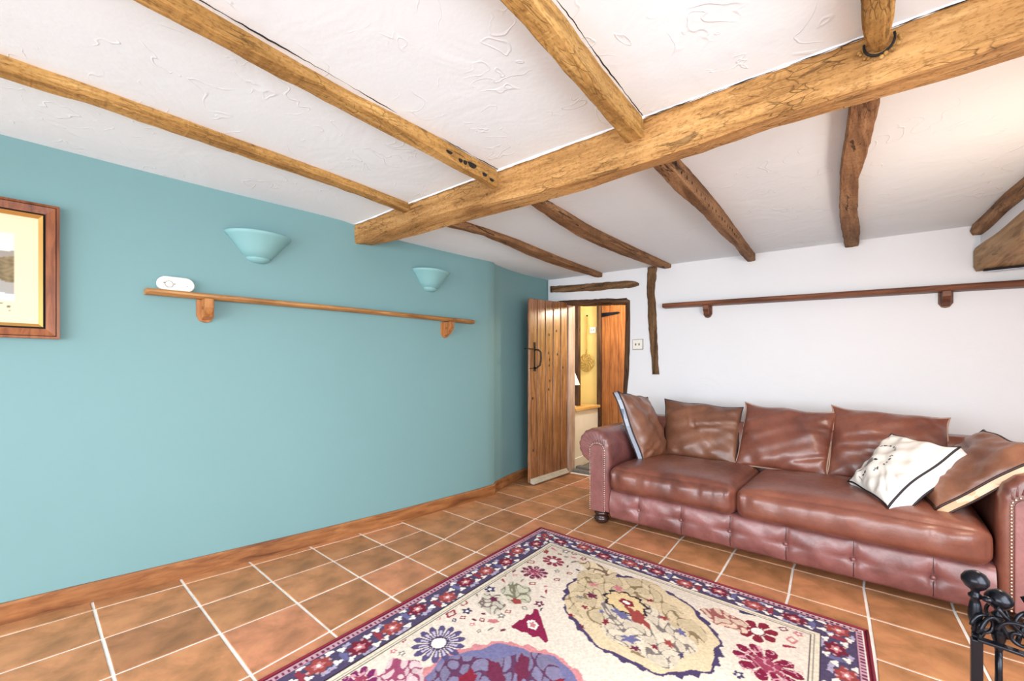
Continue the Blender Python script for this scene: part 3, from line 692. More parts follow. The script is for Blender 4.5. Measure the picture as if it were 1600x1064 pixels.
# ------------------------------------------------------------------ shelves
# left shelf
sh = thing('wall_shelf', 'narrow moulded pine shelf on two brackets on the teal wall', 'shelf', (-2.72, 1.45, 1.53))
rings = []
for k, y in enumerate(np.linspace(0.40, 2.50, 40)):
    xf = np.interp(y, [0.40, 2.48], [-2.792, -2.568]); xi = xw(y)-0.003
    if y < 0.45: xf = xf-0.0
    if y > 2.47: xf -= 0.02
    z = np.interp(y, [0.4, 1.4, 2.5], [1.513, 1.520, 1.521]); t = 0.030
    ya = 0.0
    rings.append([(xi, y, z+0.004), (xf-0.025, y, z), (xf-0.012, y, z+0.004), (xf, y, z+0.012), (xf+0.002, y, z+0.022), (xf-0.006, y, z+t), (xi, y, z+t)])
# mitred left end
rings[0] = [(p[0], p[1]+ (0.065 if i in (1, 2, 3, 4, 5) else 0.0)*0, p[2]) for i, p in enumerate(rings[0])]
b = MB(); b.loft(rings); under(sh, b.build('board', M['shelf'], smooth=False))
def bracket(yc_, w):
    xi = xw(yc_); z1 = 1.516
    e = MB()
    prof = [(xi, z1), (xi+0.095, z1), (xi+0.095, z1-0.05), (xi+0.055, z1-0.095), (xi+0.012, z1-0.112), (xi, z1-0.11)]
    e.loft([[(p[0], yc_-w/2, p[1]) for p in prof], [(p[0], yc_+w/2, p[1]) for p in prof]])
    br = under(sh, e.build('bracket', M['bracket'], bevel=0.003))
    pl = MB(); pts = [(-0.04, 0.0), (0.04, 0.0), (0.04, -0.09), (0.025, -0.118), (0.0, -0.126), (-0.025, -0.118), (-0.04, -0.09)]
    pl.loft([[(xi-0.004, yc_+p[0], z1+p[1]) for p in pts], [(xi+0.014, yc_+p[0], z1+p[1]) for p in pts]])
    under(sh, pl.build('back_plate', M['bracket'], bevel=0.002))
    pg = MB(); pg.lathe([(0.0001, -0.0025), (0.009, -0.0025), (0.009, 0.0)], (xi+0.05, yc_-w/2, z1-0.05), 12, axis='Y'); under(sh, pg.build('plug', M['pic_frame']))
bracket(0.655, 0.042); bracket(2.235, 0.042)
# alarm on the shelf
al = thing('carbon_monoxide_alarm', 'white oblong alarm unit standing on the left end of the pine shelf', 'alarm', (xw(.53)+0.03, 0.525, 1.545))
def stadium(c, w, h, n=10):
    pts = []; r = h/2
    for a in np.linspace(-PI/2, PI/2, n): pts.append((c[0]+w/2-r+r*math.cos(a), c[1]+r*math.sin(a)))
    for a in np.linspace(PI/2, 3*PI/2, n): pts.append((c[0]-w/2+r+r*math.cos(a), c[1]+r*math.sin(a)))
    return pts
def xplate(name, pts, x0, x1, mat, par, bevel=0, shear=0.0):
    b = MB(); b.loft([[(x0+(p[0]-0.525)*shear, p[0], p[1]) for p in pts], [(x1+(p[0]-0.525)*shear, p[0], p[1]) for p in pts]]); return under(par, b.build(name, mat, bevel=bevel, seg=3, smooth=False))
axw = xw(0.525)
xplate('case', stadium((0.525, 1.583), 0.158, 0.078), axw+0.004, axw+0.034, M['white_plastic'], al, 0.006, 0.13)
b = MB(); b.tube([(axw+0.033, 0.495+0.017*math.cos(a), 1.580+0.017*math.sin(a)) for a in np.linspace(0, 2*PI, 20)], 0.0012, 5); under(al, b.build('test_button', M['grey_plastic']))
b = MB(); b.ball((axw+0.033, 0.474, 1.585), 0.003, 6).ball((axw+0.034, 0.518, 1.583), 0.003, 6).ball((axw+0.037, 0.572, 1.578), 0.004, 6); under(al, tag(b.build('indicator_lights', M['grey_plastic']), kind='stuff'))

# back shelf
bs = thing('wall_shelf', 'long dark-stained shelf high on the white wall behind the sofa', 'shelf', (0, 3.95, 1.68))
rings = []
for x in np.linspace(-1.53, 1.28, 40):
    yf = yb(x)-0.10; z0 = np.interp(x, [-1.53, .666, 1.3], [1.712, 1.640, 1.62]); y1 = yb(x)+0.003
    if x < -1.50: yf += 0.01
    rings.append([(x, y1, z0), (x, yf+0.02, z0), (x, yf+0.006, z0+0.006), (x, yf, z0+0.016), (x, yf+0.002, z0+0.03), (x, yf+0.01, z0+0.040), (x, y1, z0+0.040)])
b = MB(); b.loft(rings); under(bs, b.build('board', M['shelf_dark']))
for xc_ in (-1.155, 0.338):
    z1 = float(np.interp(xc_, [-1.53, .666], [1.712, 1.640]))+0.002; y1 = yb(xc_)+0.002
    prof = [(0, 0), (-0.085, 0), (-0.085, -0.035), (-0.05, -0.075), (-0.012, -0.092), (0, -0.092)]
    b = MB(); b.loft([[(xc_-0.022, y1+p[0], z1+p[1]) for p in prof], [(xc_+0.022, y1+p[0], z1+p[1]) for p in prof]]); under(bs, b.build('bracket', M['shelf_dark'], bevel=0.004))
    pts = [(-0.036, 0.0), (0.036, 0.0), (0.036, -0.075), (0.02, -0.1), (0.0, -0.106), (-0.02, -0.1), (-0.036, -0.075)]
    b = MB(); b.loft([[(xc_+p[0], y1-0.014, z1+p[1]) for p in pts], [(xc_+p[0], y1+0.0, z1+p[1]) for p in pts]]); under(bs, b.build('back_plate', M['shelf_dark'], bevel=0.002))

# ------------------------------------------------------------------ teal wall lamps
def sconce(yc_, ztop, R, label):
    x = xw(yc_); ang = math.atan2(xw(yc_+.1)-xw(yc_-.1), 0.2)
    e = thing('wall_lamp', label, 'wall lamp', (x, yc_, ztop-0.1), 'teal half-bowl wall lamps')
    sx = 0.82
    h = 0.150*R/0.17
    prof = [(0.030, ztop-h*0.93), (0.070, ztop-h*0.88), (0.095, ztop-h*0.66), (0.128, ztop-h*0.36), (0.155, ztop-h*0.15), (0.160, ztop-h*0.12), (0.170, ztop-h*0.02), (0.168, ztop), (0.160, ztop),
            (0.150, ztop-h*0.12), (0.11, ztop-h*0.45), (0.06, ztop-h*0.8), (0.0005, ztop-h*0.85)]
    prof = [(r*R/0.17, z) for r, z in prof]
    b = MB(); b.lathe(prof, (0, 0, 0), 28, -PI/2, PI/2, sx=sx, caps=False)
    v = [(p[0]*math.cos(0)+x-0.004+p[1]*math.tan(ang), p[1]+yc_, p[2]) for p in b.v]; b.v = v
    o = b.build('bowl', M['teal_lamp'], smooth=True); under(e, o)
    s = o.modifiers.new('sol', 'SOLIDIFY'); s.thickness = 0.002
    b = MB(); b.lathe([(0.0005, ztop-h*1.10), (0.025, ztop-h*1.09), (0.046, ztop-h*1.04), (0.060, ztop-h*0.96), (0.063, ztop-h*0.88), (0.0005, ztop-h*0.87)], (0, 0, 0), 20, -PI/2, PI/2, sx=sx, caps=False)
    b.v = [(p[0]*R/0.17+x-0.002+p[1]*math.tan(ang), p[1]*R/0.17+yc_, p[2]) for p in b.v]
    under(e, b.build('finial', M['teal_lamp'], smooth=True))
    return e
sconce(0.912, 1.930, 0.172, 'larger-looking teal half-bowl wall lamp above the shelf, nearest the picture')
sconce(2.092, 1.905, 0.165, 'teal half-bowl wall lamp further along, beside the end of the main beam')

# ------------------------------------------------------------------ framed picture
pf = thing('framed_picture', 'framed landscape print in a brown and gold frame at the left edge', 'picture', (xw(-.25), -0.25, 1.55))
Y1 = 0.103; Y0 = -0.62; Z0, Z1 = 1.27, 1.885
def px_(y): return xw(y)
def frame_ring(name, inset0, inset1, h0, h1, mat):
    """rectangular moulding: from inset0 to inset1, standing h0..h1 off the wall"""
    outer = [(Y0+inset0, Z0+inset0), (Y1-inset0, Z0+inset0), (Y1-inset0, Z1-inset0), (Y0+inset0, Z1-inset0)]
    inner = [(Y0+inset1, Z0+inset1), (Y1-inset1, Z0+inset1), (Y1-inset1, Z1-inset1), (Y0+inset1, Z1-inset1)]
    V = []
    for (y, z) in outer: V.append((px_(y)+0.002, y, z)); V.append((px_(y)+h0, y, z))
    for (y, z) in inner: V.append((px_(y)+h1, y, z)); V.append((px_(y)+0.002, y, z))
    F = []
    for k in range(4):
        j = (k+1) % 4
        F += [(2*k, 2*j, 2*j+1, 2*k+1), (2*k+1, 2*j+1, 8+2*j, 8+2*k), (8+2*k, 8+2*j, 8+2*j+1, 8+2*k+1), (8+2*k+1, 8+2*j+1, 2*j, 2*k)]
    o = mesh_obj(name, V, F, mat); under(pf, o); return o
frame_ring('outer_edge', 0.0, 0.010, 0.032, 0.034, M['pic_frame'])
frame_ring('outer_groove', 0.010, 0.013, 0.026, 0.026, M['dark_gap'])
frame_ring('moulding', 0.013, 0.044, 0.034, 0.028, M['pic_frame'])
frame_ring('inner_groove', 0.044, 0.052, 0.020, 0.020, M['dark_gap'])
frame_ring('gold_slip', 0.052, 0.066, 0.030, 0.016, M['gold'])
# mat and print
n1, n2 = 110, 96
yy = np.linspace(Y0+0.064, Y1-0.064, n1); zz = np.linspace(Z0+0.064, Z1-0.064, n2)
Yg, Zg = np.meshgrid(yy, zz)
V = np.c_[[ (np.interp(Yg.ravel(), WLy, WLx))+0.010, Yg.ravel(), Zg.ravel()]].T
F = [(j*n1+i, j*n1+i+1, (j+1)*n1+i+1, (j+1)*n1+i) for j in range(n2-1) for i in range(n1-1)]
o = mesh_obj('print', V, F, M['print']); under(pf, o)
col = np.zeros((n1*n2, 3)); Y = Yg.ravel(); Z = Zg.ravel()
col[:] = lin((220, 207, 174))
inp = (Y < -0.032) & (Y > -0.485) & (Z > 1.436) & (Z < 1.737)
nz = 0.5+0.5*np.sin(Y*140+3*np.sin(Z*90))*np.sin(Z*170+2*np.sin(Y*75))
sky = inp; col[sky] = lin((214, 208, 202))
mt_ = inp & (Z < 1.655+0.03*np.sin(Y*14+1.0)+0.01*np.sin(Y*43)); col[mt_] = lin((150, 142, 132))
fg = inp & (Z < 1.615+0.022*np.sin(Y*22+2)); col[fg] = lin((128, 112, 84))
col[fg] *= (0.65+0.6*nz[fg])[:, None]
rk = inp & (Z < 1.525+0.01*np.sin(Y*40)); col[rk] = lin((158, 156, 150))
st = inp & (Z < 1.478-0.3*(Y+0.25)**2); col[st] = lin((200, 208, 220))
sg = (~inp) & (Z > 1.385) & (Z < 1.425) & (Y < -0.045) & (Y > -0.16) & (nz > 0.72); col[sg] = lin((120, 108, 90))
set_cols(o, col)

# ------------------------------------------------------------------ rug
RO = np.array([-1.817, 2.402]); RU = np.array([-0.039, 2.367])-RO; RW = np.linalg.norm(RU); RU = RU/RW
RV = np.array([-1.68, 0.564])-RO; RV /= np.linalg.norm(RV)
st_ = 0.0042; RLen = 2.55
nu = int(RW/st_); nv = int(2.05/st_)
uu = np.linspace(0, RW, nu); vv = np.concatenate([np.linspace(0, 2.05, nv), np.linspace(2.06, RLen, 20)]); nv = len(vv)
Ug, Vg = np.meshgrid(uu, vv)
U = Ug.ravel(); Vv = Vg.ravel()
X = RO[0]+RU[0]*U+RV[0]*Vv; Y = RO[1]+RU[1]*U+RV[1]*Vv
Zr = 0.0075+0.0018*np.sin(5*X+3*Y)*np.sin(4*Y)
edge = np.minimum(np.minimum(U, RW-U), np.minimum(Vv, RLen-Vv)); Zr = np.where(edge < 0.006, 0.003, Zr)
rc = np.zeros((len(U), 3))
CRE = lin((224, 208, 192)); RED = lin((128, 34, 52)); NAV = lin((66, 58, 92)); PLUM = lin((106, 40, 66)); DK = lin((52, 34, 48)); WH = lin((232, 222, 212)); TAN = lin((206, 176, 130)); PINK = lin((196, 120, 124)); GRY = lin((134, 126, 118)); BLU = lin((104, 100, 140)); RUST = lin((150, 66, 62))
def h2(a, b_): return np.modf(np.abs(np.sin(a*12.9898+b_*78.233)*43758.5453))[0]
def blob(cx, cy, rx, ry, rot, colr, amp=0.0, k=5, ph=0.0, msk=None, ring=None):
    dx = U-cx; dy = Vv-cy; c, s = math.cos(rot), math.sin(rot)
    a = (c*dx+s*dy)/rx; b_ = (-s*dx+c*dy)/ry; r = np.hypot(a, b_)
    th = np.arctan2(b_, a); R = 1+amp*np.cos(k*th+ph)+amp*.4*np.cos((2*k+1)*th)
    m = r < R
    if ring is not None: m &= r > R-ring
    if msk is not None: m &= msk
    rc[m] = colr; return m
def flower(cx, cy, R, n, petal, core, asp=1.0, rot=0.0, ph=0.0, two=None, hole=0.32, line=None):
    dx = U-cx; dy = Vv-cy; c, s = math.cos(rot), math.sin(rot)
    a = (c*dx+s*dy)/R; b_ = (-s*dx+c*dy)/(R*asp); r = np.hypot(a, b_); th = np.arctan2(b_, a)
    w = np.abs(np.cos(n/2*th+ph))
    m = (r < 0.62+0.38*w**0.7) & (r > hole); 
    rc[m & (w > 0.30)] = petal
    if two is not None: rc[m & (r > hole*1.15) & (r < 0.72) & (w > 0.88)] = two
    rc[r < hole*0.85] = core
    mm = (r > hole*0.78) & (r < hole*0.98); rc[mm] = petal if line is None else line
# field
rc[:] = CRE
rc *= (0.96+0.06*np.sin(U*9+2*np.sin(Vv*5))*np.sin(Vv*7))[:, None]
NRM = np.random.RandomState(5)
IN = 0.20
# sketchy line-drawn sprays (warped contour lines)
def lines(cx, cy, rx, ry, colr, f=60, th=0.12, seed=0, base=None, rot=0.0):
    dx = U-cx; dy = Vv-cy; c, s = math.cos(rot), math.sin(rot); a = (c*dx+s*dy)/rx; b_ = (-s*dx+c*dy)/ry
    r = np.hypot(a, b_)+0.12*np.sin(5*np.arctan2(b_, a)+seed)
    m = r < 1
    q = np.sin(f*U+2.2*np.sin(f*.55*Vv+seed)+1.5*np.sin(f*.8*(U-Vv)))+np.sin(f*.9*Vv+2*np.sin(f*.5*U+seed*2))
    if base is not None: rc[m] = base*(0.94+0.08*np.sin(q[m])[:, None])
    rc[m & (np.abs(q) < th*2)] = colr
# medallions
def medal(cx, cy, rx, ry, rot, fill, rimc, seed):
    blob(cx, cy, rx*1.02, ry*1.02, rot, rimc, 0.022, 30, seed)
    blob(cx, cy, rx, ry, rot, rimc, 0.035, 9, seed)
    blob(cx, cy, rx*0.972, ry*0.965, rot, fill, 0.035, 9, seed)
medal(0.93, 0.56, 0.385, 0.30, 0.42, lin((214, 192, 158)), lin((72, 58, 92)), 0.4)
lines(0.88, 0.52, 0.34, 0.26, lin((132, 112, 84)), 52, 0.075, 1.2, lin((208, 186, 152)), 0.42)
lines(1.0, 0.64, 0.22, 0.16, lin((120, 108, 104)), 60, 0.085, 2.0, lin((214, 198, 176)), 0.4)
blob(0.86, 0.50, 0.115, 0.085, 0.3, DK, 0.10, 9, 0.3); blob(0.86, 0.50, 0.10, 0.072, 0.3, lin((218, 190, 142)), 0.08, 9, 0.3)
blob(0.865, 0.495, 0.040, 0.026, 0.2, RED, 0.1, 5); blob(0.865, 0.495, 0.02, 0.011, 0.2, WH)
blob(0.95, 0.57, 0.075, 0.03, 0.6, RUST, 0.25, 4, 1.0); blob(0.88, 0.60, 0.05, 0.02, 0.3, BLU, 0.3, 5)
for (x, y, c, r) in [(0.70,0.55,PLUM,.03),(0.72,0.66,RED,.018),(0.85,0.70,RED,.02),(0.98,0.74,BLU,.035),(1.02,0.78,PLUM,.02),(1.12,0.66,RUST,.024),(1.14,0.55,BLU,.024),(0.95,0.40,RED,.016),(0.66,0.45,PINK,.024),(0.78,0.40,PINK,.03),(1.05,0.50,RUST,.02),(0.70,0.76,RED,.016),(0.78,0.80,PLUM,.016),(1.18,0.70,NAV,.016),(1.08,0.72,RED,.016),(0.66,0.60,GRY,.02),(0.80,0.64,BLU,.016)]:
    blob(x, y, r, r*.62, x*9, c, 0.3, 5, y*20)
# second medallion, plum and blue
medal(0.80, 1.40, 0.36, 0.36, 0.0, lin((112, 108, 146)), lin((200, 130, 132)), 1.4)
lines(0.80, 1.40, 0.31, 0.31, lin((92, 52, 82)), 44, 0.16, 0.7, lin((126, 118, 146)))
for (x, y, a_, b_, r, c) in [(0.72,1.17,.07,.028,1.0,PLUM),(0.86,1.17,.06,.024,2.0,RED),(0.66,1.26,.07,.03,.6,PLUM),(0.80,1.25,.035,.018,0,WH),(0.92,1.27,.08,.03,2.3,PLUM),(0.60,1.36,.06,.03,1.2,RED),(0.76,1.34,.05,.03,.2,PINK),(0.90,1.38,.05,.03,1.7,RED),(0.80,1.45,.10,.07,0,PLUM),(0.80,1.45,.05,.03,0,WH),(1.0,1.4,.06,.03,1.5,PLUM),(0.7,1.5,.05,.03,0,RED)]:
    blob(x, y, a_, b_, r, c, 0.12, 5, x*7)
medal(0.93, 2.15, 0.385, 0.30, -0.42, lin((222, 200, 158)), lin((72, 58, 92)), 0.4)
# big flowers
def daisy(x, y, R=0.115): flower(x, y, R, 14, lin((86, 74, 112)), WH, 1.0, 0, 0.3, lin((190, 180, 196)), 0.36, lin((66, 50, 84)))
daisy(0.36, 1.29); daisy(1.44, 1.36, .11)
def magflower(x, y, R, rot=0.0, c=None):
    c = PLUM if c is None else c
    flower(x, y, R, 10, c, lin((216, 150, 150)), 0.85, rot, 0.1, None, 0.30)
    blob(x, y, R*.42, R*.34, rot, lin((150, 60, 84)), 0.2, 6); lines(x, y, R*.9, R*.8, lin((206, 150, 160)), 90, 0.10, x*5)
magflower(0.335, 0.55, 0.085); flower(0.345, 0.365, 0.075, 9, lin((140, 50, 70)), WH, 0.8, 0.2, 0.0, None, 0.42)
magflower(1.455, 0.53, 0.125, 0.5, lin((124, 26, 58))); flower(1.40, 0.32, 0.075, 7, RED, WH, 1.2, 0.5, 0.2, None, 0.4)
magflower(0.30, 1.62, 0.09, 0.2, lin((120, 40, 90)))
# red triangle motif
def tri(x, y, s, rot, c):
    dx = U-x; dy = Vv-y; cc, ss = math.cos(rot), math.sin(rot); a = (cc*dx+ss*dy)/s; b_ = (-ss*dx+cc*dy)/s
    m = (b_ > -0.5) & (np.abs(a) < (0.75-b_*0.75)*(1+0.12*np.sin(14*b_))) & (b_ < 0.9); rc[m] = c
tri(0.60, 0.94, 0.105, 0.75, lin((132, 28, 66))); blob(0.60, 0.935, 0.034, 0.024, 0.6, WH, 0.1, 5); blob(0.60, 0.935, 0.02, 0.013, 0.6, PINK, 0.2, 5)
tri(1.22, 1.0, 0.10, -0.75, lin((132, 28, 66))); blob(1.22, 1.0, 0.03, 0.022, 0.6, WH, 0.1, 5)
# sprays
lines(0.385, 0.78, 0.10, 0.075, lin((122, 116, 96)), 80, 0.22, 1.0, lin((196, 190, 168)), 0.6)
lines(0.345, 0.93, 0.085, 0.065, lin((122, 104, 100)), 80, 0.22, 3.0, lin((206, 196, 178)), 0.6)
lines(0.40, 1.50, 0.11, 0.08, lin((150, 70, 100)), 80, 0.25, 1.5, lin((214, 186, 186)), 0.2)
lines(1.27, 0.32, 0.10, 0.065, lin((150, 88, 84)), 80, 0.25, 2.5, lin((220, 190, 168)), 0.2)
lines(0.60, 0.28, 0.13, 0.05, lin((120, 96, 80)), 60, 0.18, 2.5, lin((222, 200, 166)), 0.1)
blob(0.43, 0.84, 0.028, 0.022, 0, RUST, .1, 5); blob(0.33, 0.90, 0.02, 0.02, 0, PLUM, .2, 5)
# scattered leaves and buds
big = [(0.93,.56,.43),(0.80,1.40,.42),(0.36,1.29,.13),(1.44,1.36,.13),(0.335,.55,.09),(0.345,.365,.085),(1.455,.53,.13),(1.40,.32,.09),(0.60,.94,.11),(0.385,.78,.10),(0.345,.93,.08),(0.40,1.50,.1),(1.27,.32,.09),(0.6,.28,.09),(1.22,1.0,.10),(0.93,2.15,.43),(0.30,1.62,.09)]
placed = []
pal = [RED, PLUM, NAV, RUST, PINK, GRY, PLUM, lin((150, 50, 70))]
for t in range(4200):
    x = NRM.uniform(IN+.02, RW-IN-.02); y = NRM.uniform(0.20, 2.35); r = NRM.uniform(0.012, 0.030)
    if any(math.hypot((x-a)*1.0, y-b_) < c+r*1.1 for a, b_, c in big): continue
    if any(math.hypot(x-a, y-b_) < c+r+0.009 for a, b_, c in placed): continue
    placed.append((x, y, r))
    k = NRM.randint(4); c = pal[NRM.randint(len(pal))]; ro = NRM.uniform(0, 3.14)
    if k == 0: blob(x, y, r, r*.55, ro, c, .12, 5, ro)
    elif k == 1: blob(x, y, r, r*.75, ro, c, .15, 4, ro); blob(x, y, r*.6, r*.4, ro, CRE*.95, .15, 4, ro)
    elif k == 2: blob(x, y, r*1.25, r*.4, ro, c, .2, 3, ro)
    else: blob(x, y, r, r, ro, c, .25, 5, ro); blob(x, y, r*.4, r*.4, ro, WH)
# curling outline vines
q = np.sin(17*U+2.0*np.sin(11*Vv))+np.sin(15*Vv+2.4*np.sin(13*U))
# borders (distance to the edge)
dl = np.minimum(np.minimum(U*0.86, RW-U), np.minimum(Vv, RLen-Vv))
side = (np.minimum(U*0.86, RW-U) <= np.minimum(Vv, RLen-Vv))
s_ = np.where(side, Vv, U)
bz = dl < 0.197
rc[bz] = lin((220, 206, 184)); rc[(dl < 0.195) & (dl > 0.190)] = DK; rc[(dl < 0.164) & (dl > 0.159)] = DK; rc[(dl < 0.182) & (dl > 0.180)] = GRY
mb_ = dl < 0.159; rc[mb_] = lin((78, 66, 94))
qa = s_/0.16; cell = np.floor(qa); fa = (qa-cell-0.5)*0.16; db = dl-0.098
jit = 0.018*np.sin(cell*2.4)
def bmark(ca, cb, ra, rb, colr, amp=0.15, k=5, rep=None):
    a = (fa-ca)/ra; b_ = (db-cb-jit)/rb; r = np.hypot(a, b_); th = np.arctan2(b_, a)
    m = mb_ & (r < 1+amp*np.cos(k*th+cell)); 
    if rep is not None: m &= (np.mod(cell, 2) == rep)
    rc[m] = colr
bmark(0, 0, .046, .036, RUST, .18, 6, 0); bmark(0, 0, .046, .036, lin((112, 34, 52)), .18, 6, 1); bmark(0, 0, .022, .016, PINK, .25, 5); bmark(0, 0, .009, .007, WH, .1, 4)
for (a, c2) in ((.058, .030), (-.058, -.030), (.056, -.036), (-.056, .034)):
    bmark(a, c2, .017, .012, WH, .3, 3)
for (a, c2) in ((.03, -.046), (-.03, .046), (.0, .048)):
    bmark(a, c2, .016, .010, lin((168, 158, 180)), .25, 4)
bmark(.072, 0, .016, .030, lin((140, 52, 66)), .2, 5, 0); bmark(.072, 0, .016, .028, BLU, .2, 5, 1)
for (a, c2) in ((.02, .03), (-.03, -.03), (.045, .005), (-.045, .0)): bmark(a, c2, .006, .006, lin((196, 150, 150)))
g = dl < 0.043; rc[g] = lin((188, 150, 160))
rc[g & (np.abs(dl-0.028) < 0.008) & (np.sin(s_*2*PI/0.022) > 0.1)] = lin((110, 40, 70))
rc[(dl < 0.043) & (dl > 0.039)] = lin((90, 50, 84)); rc[(dl < 0.018) & (dl > .015)] = WH
rc[dl < 0.014] = lin((112, 20, 42))
# woven mottle
mot = 0.86+0.24*h2(np.floor(U/0.0084), np.floor(Vv/0.0084)); rc *= mot[:, None]
F = np.arange(nu*nv).reshape(nv, nu); F = np.stack([F[:-1, :-1], F[:-1, 1:], F[1:, 1:], F[1:, :-1]], -1).reshape(-1, 4)
me = bpy.data.meshes.new('rug')
me.vertices.add(len(U)); me.vertices.foreach_set('co', np.c_[X, Y, Zr].astype(np.float32).ravel())
Fr = F[:, ::-1]
me.loops.add(Fr.size); me.loops.foreach_set('vertex_index', Fr.ravel().astype(np.int32))
me.polygons.add(len(Fr)); me.polygons.foreach_set('loop_start', (np.arange(len(Fr))*4).astype(np.int32))
me.update(calc_edges=True); me.validate()
me.polygons.foreach_set('use_smooth', [True]*len(me.polygons))
me.materials.append(M['rug'])
rug = bpy.data.objects.new('patterned_rug', me); C.objects.link(rug)
a = me.color_attributes.new('Col', 'FLOAT_COLOR', 'POINT'); cc = np.ones((len(U), 4), np.float32); cc[:, :3] = rc; a.data.foreach_set('color', cc.ravel())
rug = bpy.data.objects[rug.name]
eR = thing('oriental_rug', 'cream, red and navy floral medallion rug with a dark red edge on the tiles', 'rug', (-0.95, 1.2, 0))
rug.name = 'pile'; rug.parent = eR; rug.matrix_parent_inverse = Matrix.Translation(eR.location).inverted()
cor = [RO, RO+RU*RW, RO+RU*RW+RV*RLen, RO+RV*RLen, RO]
b = MB()
for k in range(4):
    n = 20; pts = [tuple((cor[k]*(1-t)+cor[k+1]*t))+(0.006,) for t in np.linspace(0, 1, n)]; b.tube(pts, 0.0055, 6)
under(eR, b.build('bound_edge', plain('rug_binding', srgb(120, 24, 44), 0.9), smooth=True))

# ------------------------------------------------------------------ sofa
so = thing('leather_sofa', 'large brown leather sofa with scroll arms and studded fronts along the white wall', 'sofa', (-0.54, 3.2, 0))
SX0, SX1, SF = -1.465, 0.385, 2.785
# base front, tufted
bx = [-1.25, -0.965, -0.676, -0.392, -0.10, 0.19]
nX, nZ = 150, 16; V = []
for j in range(nZ+1):
    t = j/nZ; z = 0.058+0.205*t
    for i in range(nX+1):
        x = SX0+(SX1-SX0)*i/nX
        d = min(abs(x-q) for q in bx); gr = math.exp(-(d/0.012)**2); dm = math.exp(-(d/0.045)**2-((t-0.5)/0.16)**2)
        hl = math.exp(-((t-0.5)/0.05)**2)*math.exp(-(d/0.10)**2)
        y = SF-0.030*(math.sin(PI*min(1, max(0, t)))**0.55)*(1-0.42*gr)+0.016*dm+0.007*hl+0.0015*math.sin(47*x+9*t)
        V.append((x, y, z))
F = [(j*(nX+1)+i, j*(nX+1)+i+1, (j+1)*(nX+1)+i+1, (j+1)*(nX+1)+i) for j in range(nZ) for i in range(nX)]
n0 = len(V)
for (z) in (0.058, 0.263):
    for i in range(nX+1): V.append((SX0+(SX1-SX0)*i/nX, 3.68, z))
for i in range(nX):
    F.append((i, i+1, n0+i+1, n0+i)); F.append((nZ*(nX+1)+i, nZ*(nX+1)+i+1, n0+nX+1+i+1, n0+nX+1+i))
o = mesh_obj('base', V, F, M['leather_sheen'], smooth=True); under(so, o)
for q in bx:
    b = MB(); b.ball((q, SF-0.018, 0.160), 0.0095, 8, sy=0.6); under(so, b.build('button', M['leather_sheen'], smooth=True))
    for s in (-1, 1):
        b = MB(); b.tube([(q+0.001, SF-0.030*(math.sin(PI*t)**0.55)*0.62-0.001, 0.058+0.205*t) for t in (np.linspace(0.06, 0.42, 8) if s < 0 else np.linspace(0.58, 0.94, 8))], 0.0016, 5)
        under(so, b.build('seam', M['piping_brown']))
# back
prof = [(3.46, 0.26), (3.47, 0.60), (3.49, 0.70), (3.53, 0.742), (3.60, 0.748), (3.68, 0.73), (3.73, 0.66), (3.74, 0.5), (3.73, 0.07), (3.60, 0.06)]
b = MB(); b.loft([[(x, p[0], p[1]) for p in prof] for x in np.linspace(SX0-0.03, SX1+0.03, 12)]); under(so, b.build('back', M['leather'], smooth=True, bevel=0.01))
